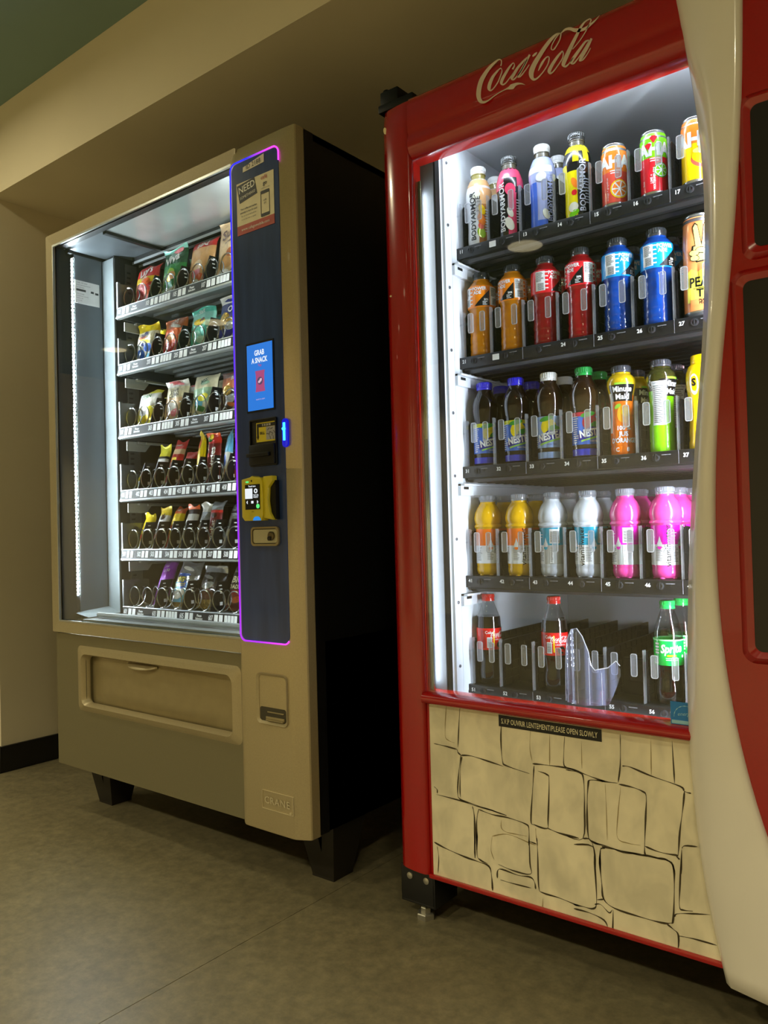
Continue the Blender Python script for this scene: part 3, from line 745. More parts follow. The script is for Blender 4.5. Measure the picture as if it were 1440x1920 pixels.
a = put(bag('chip_bag', 'large beige bag with brown script, top shelf against the blue panel', 'snack', G, .122, .185, T, [(.62, 'beige'), (1, 'beige')], [(.5, .3, .24, .12, 'tan'), (.62, .42, .16, .07, 'rust'), (.3, .25, .13, .09, 'tan'), (.35, .12, .2, .05, 'white')], [('Sun', .48, .76, .034, 'brown', .25), ('harvest', .5, .6, .008, 'brown', .2)]), WX[3], 0)
put(bag('chip_bag', 'brown chip bag mostly hidden behind the blue panel, top shelf', 'snack', G, .12, .16, T, [(.6, 'rust'), (1, 'tan')]), WX[4], 0)
# shelf 2
a = put(bag('chip_bag', 'blue, white and yellow cheese puff bag with a yellow top, second shelf', 'snack', G, .112, .132, T, [(.12, 'blue'), (.5, 'white'), (.78, 'cream'), (1, 'yellow')], [(.35, .2, .22, .12, 'blue'), (.7, .34, .16, .1, 'blue'), (.55, .52, .28, .05, 'yellow'), (.4, .62, .2, .04, 'orange'), (.72, .14, .16, .06, 'sky'), (.5, .43, .14, .05, 'navy')], [('Puffs', .5, .68, .016, 'navy', .3)]), WX[0], 1)
behind(a, 'yellow topped puff bag behind the front one on the second shelf', .085)
a = put(bag('chip_bag', 'red and orange chip bag with white dots, second shelf, second from left', 'snack', G, .112, .125, T, [(.3, 'red'), (.7, 'orange'), (1, 'rust')], [(.5, .45, .2, .1, 'tan'), (.4, .25, .22, .08, 'pink'), (.6, .75, .25, .05, 'white'), (.55, .3, .1, .1, 'orange')], [('HOT', .55, .84, .013, 'white', .2)]), WX[1], 1)
behind(a, 'red chip bag leaning behind the red and orange one, second shelf', .085)
a = put(bag('chip_bag', 'teal chip bag with yellow chips pictured on it, second shelf', 'snack', G, .112, .132, T, [(.6, 'teal'), (.85, 'aqua'), (1, 'teal')], [(.5, .62, .26, .08, 'yellow'), (.6, .66, .12, .05, 'brown'), (.42, .3, .2, .12, 'aqua'), (.6, .2, .2, .08, 'mint')], [('Salt', .5, .88, .014, 'white', .25)]), WX[2], 1)
behind(a, 'teal chip bag half hidden behind the front teal one, second shelf', .085)
put(bag('chip_bag', 'navy and gold chip bag with pale stripes, second shelf by the blue panel', 'snack', G, .115, .145, T, [(.25, 'navy'), (.52, 'gold'), (.8, 'navy'), (1, 'white')], [(.35, .5, .2, .1, 'gold'), (.6, .32, .2, .09, 'silver'), (.5, .16, .22, .06, 'navy'), (.55, .88, .35, .03, 'navy')], [('Old', .62, .68, .02, 'white', .3)]), WX[3], 1)
put(bag('chip_bag', 'blue chip bag hidden behind the blue panel, second shelf', 'snack', G, .112, .13, T, [(1, 'blue')]), WX[4], 1)
# shelf 3
a = put(bag('chip_bag', 'bright yellow and white popcorn bag, third shelf at far left', 'snack', G, .112, .125, T, [(.5, 'lemon'), (.86, 'white'), (1, 'lemon')], [(.4, .4, .25, .14, 'white'), (.6, .2, .3, .07, 'yellow')], [('CORN', .5, .75, .012, 'green', .2)]), WX[0], 2)
behind(a, 'yellow popcorn bag behind the front yellow one, third shelf', .085)
a = put(bag('chip_bag', 'cream and pink bag with small dark lettering, third shelf, second from left', 'snack', G, .112, .135, T, [(.55, 'beige'), (.8, 'cream'), (1, 'white')], [(.45, .3, .24, .14, 'white'), (.6, .2, .2, .08, 'pink'), (.5, .92, .36, .04, 'pink')], [('LOVE', .55, .70, .012, 'black', .15), ('CORN', .55, .60, .012, 'black', .15), ('snacks', .5, .91, .01, 'red', .1)]), WX[1], 2)
behind(a, 'cream bag with red lettering behind the cream and pink one, third shelf', .085)
a = put(bag('chip_bag', 'pale green and cream chip bag, third shelf, third from left', 'snack', G, .112, .138, T, [(.3, 'cream'), (.62, 'mint'), (1, 'cream')], [(.4, .3, .2, .12, 'sky'), (.62, .42, .2, .08, 'lemon'), (.5, .18, .25, .06, 'green'), (.6, .75, .2, .05, 'mint')], [('MISS', .55, .8, .013, 'dgreen', .2)]), WX[2], 2)
behind(a, 'pale green bag behind the green and cream one, third shelf', .085)
put(bag('chip_bag', 'dark brown barbecue chip bag with glossy foil, third shelf by the blue panel', 'snack', G, .115, .128, T, [(.55, 'choc'), (.82, 'rust'), (1, 'brown')], [(.4, .5, .16, .12, 'gold'), (.55, .3, .2, .1, 'silver'), (.6, .16, .2, .05, 'rust')], [('BBQ', .6, .8, .012, 'white', .1)]), WX[3], 2)
put(bag('chip_bag', 'bright blue bag top rising behind the brown barbecue bag, third shelf', 'snack', G, .112, .15, T, [(.7, 'blue'), (.9, 'sky'), (1, 'blue')], (), [('ORIG', .45, .84, .014, 'white', .2)]), WX[3], 2, y=0.275)
put(bag('chip_bag', 'brown chip bag hidden behind the blue panel, third shelf', 'snack', G, .112, .13, T, [(1, 'brown')]), WX[4], 2)
# shelf 4: narrow packs
def pack(label, x, row, bands, art=(), text=(), w=.056, h=.125, t=.011, lean=LEAN, yaw=0.0, y=.194, name='candy_pack', cat='candy'):
    return put(bag(name, label, cat, 'sweets and chocolate bars in the spirals', w, h, t, bands, art, text, nu=10, nv=18), x, row, y, lean, yaw)
pack('yellow and white candy pack, fourth shelf at far left', NX[0], 3, [(.3, 'lemon'), (1, 'white')], [(.4, .5, .3, .12, 'lemon'), (.6, .2, .3, .06, 'yellow')], h=.07)
pack('white candy pack with a pink patch and yellow flap top, fourth shelf, second from left', NX[1], 3, [(.2, 'pink'), (.66, 'white'), (.7, 'black'), (1, 'lemon')], [(.5, .3, .3, .08, 'pink')], h=.15, w=.056)
pack('red topped candy bag with cream and pink sweets printed below, fourth shelf', NX[2], 3, [(.5, 'cream'), (.68, 'red'), (.78, 'beige'), (1, 'red')], [(.3, .15, .22, .08, 'pink'), (.6, .3, .3, .08, 'lemon'), (.4, .42, .2, .06, 'pink'), (.7, .1, .2, .05, 'red'), (.5, .55, .2, .05, 'yellow')], [('SOUR', .5, .62, .008, 'red', .1), ('Sweets', .5, .86, .008, 'white', .1)], w=.06, h=.165)
pack('red candy bag standing behind the red topped cream one, fourth shelf', NX[3], 3, [(.4, 'red'), (1, 'red')], [(.5, .35, .3, .1, 'lemon'), (.4, .2, .25, .08, 'pink')], [('gummi', .5, .7, .009, 'white', .1)], w=.058, h=.12)
pack('thin orange candy pack seen edge on, fourth shelf, fifth from left', NX[4]+.006, 3, [(.35, 'white'), (1, 'yellow')], [(.5, .75, .3, .1, 'orange')], h=.165, w=.05, yaw=-.5, lean=math.radians(-8))
pack('dark red candy pack with white upright letters, fourth shelf', NX[5]+.006, 3, [(.8, 'maroon'), (.93, 'red'), (1, 'orange')], [(.25, .86, .18, .05, 'green'), (.4, .9, .16, .04, 'yellow'), (.2, .5, .09, .1, 'red')], [('Skittles', .62, .45, .021, 'white', PI/2)], w=.062, h=.155, lean=math.radians(-6))
pack('sky blue candy pack turned edge on, fourth shelf between the red and purple packs', NX[6], 3, [(.55, 'white'), (1, 'sky')], [(.5, .4, .3, .12, 'blue'), (.5, .2, .3, .06, 'tan')], h=.16, w=.05, yaw=-.55, lean=math.radians(-6))
pack('purple candy pack with white upright letters, fourth shelf by the blue panel', NX[7]-.008, 3, [(.2, 'rust'), (.8, 'violet'), (.93, 'brown'), (1, 'maroon')], [(.25, .86, .2, .06, 'green'), (.55, .88, .2, .05, 'red'), (.25, .5, .08, .1, 'purple')], [('Skittles', .64, .44, .021, 'white', PI/2)], w=.062, h=.155, lean=math.radians(-6))
pack('red candy pack hidden behind the blue panel, fourth shelf', NX[8], 3, [(1, 'red')])
# shelf 5: bars
pack('yellow and red chocolate bar, fifth shelf at far left', NX[0], 4, [(.5, 'lemon'), (1, 'yellow')], [(.4, .3, .3, .08, 'red'), (.6, .45, .25, .05, 'orange')], h=.12)
pack('yellow bar with white and orange bits, fifth shelf, second from left', NX[1], 4, [(.3, 'lemon'), (.75, 'white'), (1, 'yellow')], [(.4, .25, .3, .08, 'orange'), (.5, .7, .2, .05, 'black')], [('M', .5, .75, .016, 'brown', .1)], h=.14)
pack('orange and red peanut bar with a bright orange top, fifth shelf', NX[2], 4, [(.25, 'red'), (.5, 'orange'), (.8, 'yellow'), (1, 'orange')], [(.5, .35, .3, .08, 'yellow')], [('nut', .5, .86, .01, 'white', .1)], h=.145)
pack('white bar with yellow base, fifth shelf, fourth from left', NX[3], 4, [(.25, 'yellow'), (.8, 'white'), (.9, 'choc'), (1, 'orange')], [(.5, .5, .3, .08, 'silver')], h=.14)
pack('white and silver wafer bar, fifth shelf, fifth from left', NX[4], 4, [(.8, 'silver'), (1, 'white')], [(.5, .4, .3, .1, 'white')], h=.145)
pack('red bar with white upright letters and silver foil top, fifth shelf', NX[5], 4, [(.72, 'maroon'), (.78, 'red'), (1, 'silver')], [(.5, .66, .22, .05, 'choc')], [('KitKat', .55, .36, .017, 'white', PI/2)], w=.056, h=.145, lean=math.radians(-10))
pack('plain silver grey bar, fifth shelf right of the red one', NX[6], 4, [(.7, 'silver'), (.8, 'choc'), (1, 'silver')], [(.5, .3, .3, .1, 'white')], h=.145)
pack('gold bar with silver crimped top, fifth shelf by the blue panel', NX[7], 4, [(.6, 'gold'), (.78, 'choc'), (1, 'silver')], [(.4, .4, .25, .1, 'rust'), (.6, .25, .2, .06, 'gold')], h=.145)
pack('orange topped bar hidden behind the blue panel, fifth shelf', NX[8], 4, [(.8, 'silver'), (1, 'orange')], h=.15)
# shelf 6
a = put(bag('candy_bag', 'tall purple candy bag, bottom shelf at far left', 'candy', G, .068, .155, .014, [(.9, 'purple'), (1, 'violet')], [(.72, .2, .2, .09, 'pink'), (.3, .12, .2, .05, 'violet'), (.7, .06, .2, .04, 'white')], [('3 for', .48, .82, .008, 'white', .15), ('$1.50', .55, .73, .009, 'white', .15)]), -0.835, 5)
put(bag('cookie_bag', 'clear and blue cookie bag with yellow letters, bottom shelf, second from left', 'cookies', G, .105, .15, .022, [(.1, 'gold'), (.5, 'sky'), (1, 'silver')], [(.5, .45, .22, .1, 'blue'), (.4, .25, .3, .1, 'white'), (.55, .8, .3, .04, 'white'), (.5, .66, .3, .03, 'blue')], [('BIG', .42, .54, .016, 'lemon', .1), ('DADDY', .45, .43, .010, 'lemon', .1)]), -0.725, 5)
put(bag('cookie_bag', 'dark chocolate cookie bag with silver wrap, bottom shelf, third from left', 'cookies', G, .105, .135, .022, [(.2, 'gold'), (.6, 'choc'), (.8, 'black'), (1, 'silver')], [(.5, .3, .3, .12, 'brown'), (.5, .5, .25, .08, 'silver'), (.4, .7, .25, .04, 'silver')]), -0.60, 5)
put(bag('cookie_bag', 'brown cookie bag with cream capital letters, bottom shelf by the blue panel', 'cookies', G, .112, .145, .022, [(.12, 'brown'), (.75, 'choc'), (1, 'silver')], [(.45, .3, .26, .1, 'maroon'), (.5, .2, .2, .06, 'rust'), (.5, .84, .3, .05, 'black')], [('BIG', .42, .60, .020, 'cream', .03), ('DADDY', .46, .45, .012, 'cream', .03)]), -0.465, 5)
put(bag('cookie_bag', 'brown cookie bag hidden behind the blue panel, bottom shelf', 'cookies', G, .105, .14, .022, [(1, 'brown')]), WX[4], 5)
LOGO=[[5261,17877,5237,17891,5276,17933,5255,17942,5267,18000,5251,17993,5196,18043,5206,18014,5087,18024,5120,17977,4968,17979,5021,17917,4859,17907,4930,17839,4744,17794,4839,17724,4679,17637,4785,17581,4664,17476,4768,17448,4722,17336,4790,17361,4833,17272,4830,17322,4948,17282,4933,17310,5077,17324,5065,17345,5226,17355,5216,17374,5365,17362,5353,17390,5445,17336,5419,17407,5512,17320,5456,17430,5563,17355,5531,17426,5622,17365,5616,17411,5698,17345,5703,17367,5775,17304,5777,17308],[5169,17835,5198,17803,5036,17758,5090,17709,4945,17637,5021,17587,4929,17534,5001,17514,4993,17464,4994,17494,5068,17479,5050,17500,5180,17571,5158,17590,5255,17695,5232,17711,5284,17772,5263,17780,5249,17847,5246,17826,5174,17835,5193,17804],[5526,17703,5494,17731,5565,17765,5541,17777,5535,17843,5534,17825,5453,17820,5481,17788,5358,17747,5404,17704,5253,17637,5312,17590,5219,17543,5277,17523,5284,17476,5282,17507,5361,17492,5344,17514,5468,17576,5452,17593,5540,17644,5530,17654],[5829,17838,5846,17816,5741,17804,5770,17768,5609,17727,5651,17683,5500,17620,5553,17573,5459,17545,5508,17525,5525,17489,5514,17516,5613,17529,5594,17550,5718,17621,5701,17637,5845,17783,5828,17798],[5878,17874,5913,17844,5775,17752,5821,17712,5658,17613,5704,17573,5605,17527,5650,17508,5682,17496,5666,17519,5797,17580,5781,17597,5883,17662,5870,17675],[5962,17787,5945,17813,6024,17800,5993,17844,6056,17836,6045,17851],[6560,18016,6562,17997,6466,18046,6485,18008,6335,18008,6381,17948,6207,17920,6269,17853,6080,17808,6152,17737,5949,17677,6035,17602,5870,17551,5974,17489,5874,17427,5963,17415,5953,17324,5972,17365,6051,17324,6033,17353,6172,17400,6154,17420,6275,17507,6254,17524,6315,17618,6292,17628,6280,17679,6279,17658,6209,17669,6232,17642,6119,17597,6159,17560,6060,17480,6073,17469],[6550,18013,6572,18000,6528,17917,6549,17901,6459,17822,6478,17803,6392,17771,6407,17745,6366,17782,6345,17782,6374,17847,6357,17860,6442,17934,6426,17950,6520,17999,6507,18017,6566,18001,6556,18019,6657,18021,6639,18063,6739,17993,6744,18048,6825,17925,6841,17988,6908,17885,6905,17960,6996,17871,6981,17931,7084,17876,7059,17928,7176,17913,7152,17952,7263,17962,7248,17983,7340,18030,7336,18035],[6568,17673,6588,17650,6461,17615,6500,17572,6333,17505,6388,17453,6260,17400,6327,17359,6308,17314,6314,17351,6385,17327,6367,17351,6484,17408,6465,17427,6584,17513,6564,17530,6607,17606,6584,17615,6585,17667,6564,17666],[7144,18054,7155,18032,7049,18042,7066,18017,6955,17987,6991,17950,6840,17852,6892,17805,6716,17693,6782,17636,6592,17511,6667,17452,6553,17401,6624,17375,6632,17322,6625,17359,6709,17355,6693,17376,6794,17440,6782,17453],[7139,18043,7159,18044,7157,18007,7175,17996,7104,17927,7120,17912,7024,17821,7040,17806,6911,17711,6925,17694,6779,17618,6790,17605],[7114,17661,7122,17635,7033,17669,7057,17634,6911,17579,6952,17534,6771,17460,6824,17408,6728,17369,6776,17351,6802,17320,6786,17350,6898,17389,6881,17408,7013,17501,6995,17520,7125,17632,7110,17647],[7148,17678,7183,17648,7054,17555,7101,17512,6940,17427,6994,17378,6905,17340,6951,17331,6987,17321,6972,17342,7072,17392,7057,17407,7148,17488,7136,17500]]
STONE=[[1.0,3075,4021,3370,4010,3671,3985],[0.5,3427,4929,3389,4584,3372,4230,3454,4143,3610,4111],[0.8,3766,4904,3728,4519,3686,4035],[1.0,3671,3979,3682,3926,3758,3877],[1.0,3758,3877,4015,3903,4412,3860,4774,3814],[1.0,4755,4687,4731,4339,4754,3925,4846,3837,5356,3768],[1.0,3758,3877,3695,3538,3649,3096,3702,2954,4032,2910,4813,2834],[0.8,3783,3855,3737,3632,3709,3172,3715,2978],[0.8,3044,3095,3123,3043,3121,2965],[0.9,3093,2937,3700,2921,4031,2889,4477,2871,4813,2834],[1.3,4005,2862,4048,2636,4040,2015],[1.1,4155,2828,4095,2539,4091,2026],[1.0,4155,2828,4474,2786,4835,2797,5231,2756,5308,2671,5298,2343],[0.5,4690,2726,4684,2558,4802,2500,5014,2505,5269,2520],[0.6,4460,2342,4824,2463,5288,2402,5469,2382],[1.0,5431,3974,5679,3994,6096,4013,6414,3998],[1.0,5464,3939,5413,3423,5360,2844,5437,2779,5705,2765,5733,2941,5780,3691,5740,3814,5540,3850],[1.2,5705,2776,5967,2732,6372,2723],[0.6,5821,4618,5801,3994],[0.8,6136,4603,6098,4103,6160,4024],[0.4,5408,4641,5384,4271,5422,4033],[0.5,5458,2723,5464,2562,5492,2387],[1.0,6142,4027,6354,3993,6663,3930,6926,3890,7165,3904],[1.0,6140,3977,6416,3965,6496,3862,6499,3319,6448,2736,6099,2717],[1.1,6926,3890,6641,3868,6586,3762,6551,3329,6555,2827,6644,2711,6927,2699,7223,2663,7589,2701],[1.0,7184,3888,7437,3878,7626,3838,7690,3757,7667,3365,7631,2840,7637,2712],[0.9,7244,4804,7226,4254,7175,3915],[1.0,7264,4232,7410,4238,7786,4144,8295,4052,8372,3976,8486,3962],[1.0,8372,3976,8336,3682,8269,3255,8229,2869,8183,2831,7892,2818,7641,2861],[0.5,7808,4810,7796,4164],[0.8,8185,4828,8206,4090],[0.4,6478,4579,6471,4052],[0.4,6925,3842,6930,3404,6931,2814],[0.5,7223,3858,7144,3258,7132,2896,7326,2846,7556,2860],[1.0,7589,2701,7888,2707,8106,2677,8154,2491],[0.9,8183,2822,8253,2767],[0.9,8295,2974,8350,3031,8562,3062],[0.7,8294,2956,8271,2520],[0.9,6448,2736,6604,2741,6678,2488,6676,2123],[1.0,6886,2661,6793,2611,6777,2416,6788,2151],[0.8,6604,2741,6766,2691],[1.2,3004,1899,3297,1833,3765,1767,4119,1744,4365,1709,4420,1522,4435,1232],[1.1,4038,2344,4033,1798],[1.1,4102,2357,4086,1885,4170,1788,4342,1756],[0.7,3083,1828,3115,1593,3085,1254],[0.9,5307,2618,5309,2009,5313,1787,4919,1761,4587,1804],[1.0,4554,1514,4571,1675,4681,1723,5034,1696,5311,1725,5400,1646,5418,1520],[0.8,4625,1501,4911,1501,5327,1516],[1.0,5474,2533,5487,2253,5488,1588,5574,1490,5926,1484,6329,1436],[0.6,5571,1389,5551,1122],[0.4,4459,2330,4425,2049,4493,1876],[0.8,5289,2431,5470,2411],[1.0,6259,2583,6635,2630,6666,2329,6685,1642,6618,1471,6411,1452,6221,1440],[1.1,6799,2648,6769,2354,6797,1978,6828,1700,7044,1588,7509,1568,7883,1573,8048,1611,8105,1700,8143,2323,8135,2610,8029,2711,7808,2695,7545,2688,7178,2678,6820,2672],[0.8,6685,1652,6828,1700],[0.7,6641,1554,6764,1587,6921,1478,6984,1552],[1.0,6219,1361,6532,1370,6816,1315,6892,1185],[0.9,7004,1558,6978,1078],[1.0,7992,1577,8099,1518,8186,1435,8166,1088],[0.8,8125,1741,8181,1811,8449,1886,8744,1951],[0.9,8204,1431,8435,1455,8830,1460],[0.9,8289,2952,8243,2349,8221,1948,8291,1904,8450,1931]]
# ================================================================ DRINKS MACHINE
red = mat('red_gloss', (160, 14, 11), 0.2, 0.0, var=(400, 0.04), coat=0.6)
white_s = mat('white_gloss', (232, 226, 216), 0.2, 0.0, var=(6, 0.02), coat=0.5)
fr_white = mat('fridge_white', (226, 230, 236), 0.4, var=(8, 0.03))
fr_grey = mat('fridge_back', (196, 202, 210), 0.4, var=(8, 0.03))
clearp = clear('clear_plastic', (240, 242, 246), 0.12, 0.20)
clear_e = clear('clear_edge', (240, 242, 246), 0.2, 0.55)
YF = 0.0664
DM = thing('drink_vending_machine', 'red drink vending machine with lit glass door and a white swoosh at right', 'vending machine', (0.75, 0.45, 0.0))
b = B(); b.box(0.206, 0.324, 0.1, 0.85, 0.112, 1.815); b.box(0.99, 1.40, 0.1, 0.85, 0.112, 1.815); b.box(0.324, 0.99, 0.1, 0.85, 1.748, 1.815)
b.box(0.324, 0.99, 0.1, 0.85, 0.112, 0.478); b.box(0.324, 0.99, 0.70, 0.85, 0.478, 1.748)
b.build('cabinet', black, DM, smooth=0)
b = B(); b.box(0.324, 0.3262, 0.116, 0.7, 0.478, 1.748); b.box(0.988, 0.99, 0.116, 0.7, 0.478, 1.748); b.box(0.324, 0.99, 0.116, 0.7, 1.745, 1.748); b.box(0.324, 0.99, 0.116, 0.7, 0.478, 0.480)
b.build('liner', fr_white, DM, smooth=0)
b = B(); b.box(0.324, 0.99, 0.697, 0.70, 0.478, 1.748); b.build('back_panel', fr_grey, DM, smooth=0)
b = B(); b.box(0.288, 0.3225, 0.0995, 0.104, 0.49, 1.70); b.build('front_flange', mat('flange_grey', (92, 95, 100), 0.6), DM, smooth=0)
b = B(); b.box(0.3222, 0.3265, 0.101, 0.118, 0.49, 1.748); b.build('gasket', blackp, DM, smooth=0)
b = B(); b.box(0.3262, 0.333, 0.124, 0.150, 0.5, 1.735); b.box(0.3262, 0.3285, 0.158, 0.178, 0.5, 1.69)
for k in range(9): b.lathe([(0.0035, 0), (0.0035, 0.002), (0.0015, 0.003)], 8, (0.333, 0.137, 0.56+0.14*k), axis='x', m=1)
b.build('shelf_upright', [fr_white, mat('screw', (120, 122, 126), 0.3, 0.8)], DM)
# inner light strips: left jamb, right jamb, top
def led_bar(x, y, z0, z1, nx, m, name='led_strip'):
    b = B(); z = z0
    while z < z1:
        if nx > 0: b.add([(x, y-.004, z), (x, y+.004, z), (x, y+.004, z+.008), (x, y-.004, z+.008)], [(0, 1, 2, 3)])
        else: b.add([(x, y-.004, z), (x, y+.004, z), (x, y+.004, z+.008), (x, y-.004, z+.008)], [(0, 3, 2, 1)])
        z += 0.0155
    return b.build(name, m, DM, smooth=0)
led_f = glow('cool_led', (232, 240, 255), 125.0)
led_f2 = glow('cool_led_right', (232, 240, 255), 560.0)
b = B(); b.box(0.2885, 0.2905, 0.083, 0.0945, 0.52, 1.62); b.build('led_channel', fr_white, DM, smooth=0)
led_bar(0.2908, 0.0880, 0.53, 1.60, 1, led_f)
led_bar(0.962, 0.106, 0.50, 1.60, -1, led_f2); led_bar(0.962, 0.118, 0.50, 1.02, -1, led_f2)  # the short second right bar is added to brighten the lower shelves
b = B(); x = 0.34
while x < 0.95:
    b.add([(x, .118, 1.739), (x+.010, .118, 1.739), (x+.010, .127, 1.739), (x, .127, 1.739)], [(0, 3, 2, 1)]); x += 0.016
q = B(); q.box(0.33, 0.96, 0.1105, 0.1125, 1.706, 1.746); q.build('led_channel', fr_white, DM, smooth=0)  # hidden lip added to keep the top strip's light off the header
b.build('led_strip', glow('top_led', (232, 240, 255), 170.0), DM, smooth=0)
# ---- door
def loft_x(profile_yz, x0, x1): 
    b = B(); b.prism_x(profile_yz, x0, x1); return b
b = B()
sp = [(0.203, 0.1), (0.2035, 0.086), (0.209, 0.074), (0.222, 0.067), (0.245, 0.0625), (0.268, 0.060), (0.279, 0.0605), (0.286, 0.065), (0.288, 0.074), (0.2885, 0.1)]
lev = []
for z, s_ in ((0.117, 1.0), (0.5, 1.0), (1.2, 1.0), (1.68, 1.0), (1.76, 0.97), (1.79, 0.9), (1.812, 0.72)):
    lev.append([(0.2455+(x-0.2455)*(1.0 if s_ > .95 else 0.99), 0.1-(0.1-y)*s_, z) for x, y in sp])
n = len(sp); b.add([p for l in lev for p in l], [(i*n+j, i*n+j+1, (i+1)*n+j+1, (i+1)*n+j) for i in range(len(lev)-1) for j in range(n-1)] + [tuple((len(lev)-1)*n+j for j in range(n)), tuple(range(n-1, -1, -1))])
b.build('door_stile', red, DM, smooth=50)
b = B(); b.prism(ell(.2155, 1.7655, .0045, .0085, 10, .2), .0700, .0745); b.prism(ell(.222, 1.388, .003, .0022, 8), .0662, .0672); b.build('cream_spot', mat('spot_cream', (232, 214, 170), 0.5), DM, smooth=0)  # two small cream spots on the stile
# header: flat upper band with the script, rolling under towards the glass
hp = [(0.1, 1.672), (0.084, 1.6735), (0.070, 1.6785), (0.0585, 1.688), (0.0535, 1.701), (0.0535, 1.713), (0.0565, 1.722), (0.0580, 1.727), (0.0560, 1.733), (0.0545, 1.745), (0.0555, 1.79), (0.062, 1.808), (0.075, 1.817), (0.1, 1.820)]
b = B(); b.prism_x(hp, 0.2885, 1.0); b.build('door_header', red, DM, smooth=50)
b = B()
for st in LOGO: ribbon(b, [q*1e-4 for q in st], lambda x, z: (x, 0.0538, z))
o = b.build('script_lettering', mat('script_white', (214, 196, 180), 0.5), DM, smooth=0); o['label'] = 'white flowing script across the red header'
# sill and lower panel
b = B(); b.prism_x([(0.1, 0.478), (0.1, 0.513), (0.09, 0.5135), (0.058, 0.510), (0.050, 0.506), (0.0475, 0.499), (0.050, 0.492), (0.058, 0.488), (0.07, 0.486)], 0.2885, 0.93); b.build('door_sill', red, DM, smooth=50)
b = B(); b.box(0.2885, 0.95, 0.0685, 0.1, 0.117, 0.487); b.box(0.2885, 0.93, 0.060, 0.07, 0.112, 0.121); b.build('lower_panel', red, DM, bevel=0.002)
m_stone = mat('printed_stone', (226, 217, 190), 0.42, var=(13, 0.07))
def stone_detail(m):
    nt = m.node_tree; N = nt.nodes; L = nt.links; b = N['Principled BSDF']; src = b.inputs['Base Color'].links[0].from_socket
    tc = N.new('ShaderNodeTexCoord'); nz = N.new('ShaderNodeTexNoise'); nz.inputs['Scale'].default_value = 17; nz.inputs['Detail'].default_value = 3; nz.inputs['Distortion'].default_value = 0.5
    mp = N.new('ShaderNodeMapping'); mp.inputs['Scale'].default_value = (1, 1, 0.6); mp.inputs['Rotation'].default_value = (0, 0.4, 0)
    L.new(tc.outputs['Object'], mp.inputs[0]); L.new(mp.outputs[0], nz.inputs['Vector'])
    cr = N.new('ShaderNodeValToRGB'); cr.color_ramp.elements[0].position = .36; cr.color_ramp.elements[0].color = (.82, .81, .78, 1); cr.color_ramp.elements[1].position = .62; cr.color_ramp.elements[1].color = (1.06, 1.04, 1, 1)
    L.new(nz.outputs[0], cr.inputs[0]); mx = N.new('ShaderNodeMix'); mx.data_type = 'RGBA'; mx.blend_type = 'MULTIPLY'; mx.inputs[0].default_value = 1
    L.new(src, mx.inputs[6]); L.new(cr.outputs[0], mx.inputs[7]); L.new(mx.outputs[2], b.inputs['Base Color'])
stone_detail(m_stone)
b = B(); b.box(0.297, 0.93, 0.0665, 0.069, 0.121, 0.4875); stn = b.build('stone_print', m_stone, DM, smooth=0); stn['label'] = 'sheet printed with cream stone blocks'
b = B(); soft = B()
for s in STONE:
    pts = [(s[i]*1e-4, s[i+1]*1e-4) for i in range(1, len(s), 2)]
    (b if s[0] >= .7 else soft)and line2d(b if s[0] >= .7 else soft, pts, 0.0030*s[0] if s[0] >= .7 else 0.0032*s[0], lambda x, z: (min(max(x, 0.2975), 0.925), 0.0660, min(max(z, 0.1215), 0.487)))
stuff(b.build('stone_outline', mat('outline_ink', (62, 52, 30), 0.5), stn, smooth=0))
stuff(soft.build('stone_outline', mat('outline_wash', (150, 132, 88), 0.5), stn, smooth=0))
b = B(); b.box(0.4695, 0.6885, 0.0655, 0.0660, 0.4615, 0.4845); sg = b.build('notice_sticker', ink, DM, smooth=0)
b = B(); flat_text(b, 'S.V.P OUVRIR LENTEMENT/PLEASE OPEN SLOWLY', 0.578, 0.4722, 0.0105, 0.0652, bold=0.006, sx=0.60, space=1.03); b.build('lettering', mat('notice_cream', (232, 224, 186), 0.5), sg, smooth=0)
b = B(); b.box(0.2885, 0.953, 0.0715, 0.0745, 0.505, 1.69); b.build('door_glass', glass, DM, smooth=0)
b = B(); b.box(0.2905, 0.3025, 0.0785, 0.0835, 1.06, 1.63); b.build('glass_trim', mat('brass_trim', (150, 142, 110), 0.25, 0.9), DM, bevel=0.001)
b = B(); b.box(0.2905, 0.304, 0.0775, 0.0835, 0.506, 1.06); b.box(0.2975, 0.2985, 0.077, 0.0777, 0.52, 1.05, 1); b.build('glass_trim', [mat('chrome_trim', (190, 192, 196), 0.12, 1.0), ink], DM, bevel=0.001)
# eco sticker on the glass at lower right
es = B(); es.box(0.816, 0.868, 0.0705, 0.0711, 0.5115, 0.551); es = es.build('energy_sticker', mat('eco_blue', (34, 122, 196), 0.4), DM, smooth=0)
b = B(); A = [(0.842+0.020*math.cos(t*PI/14), 0.525+0.020*math.sin(t*PI/14)) for t in range(0, 15)]
line2d(b, A, 0.0012, lambda x, z: (x, 0.0701, z), taper=False); flat_text(b, 'energy', 0.840, 0.531, 0.0065, 0.0701, ang=0.1, shear=0.4)
b.box(0.818, 0.866, 0.0700, 0.0704, 0.513, 0.519); b.build('lettering', mat('eco_pale', (150, 205, 226), 0.4), es, smooth=0)
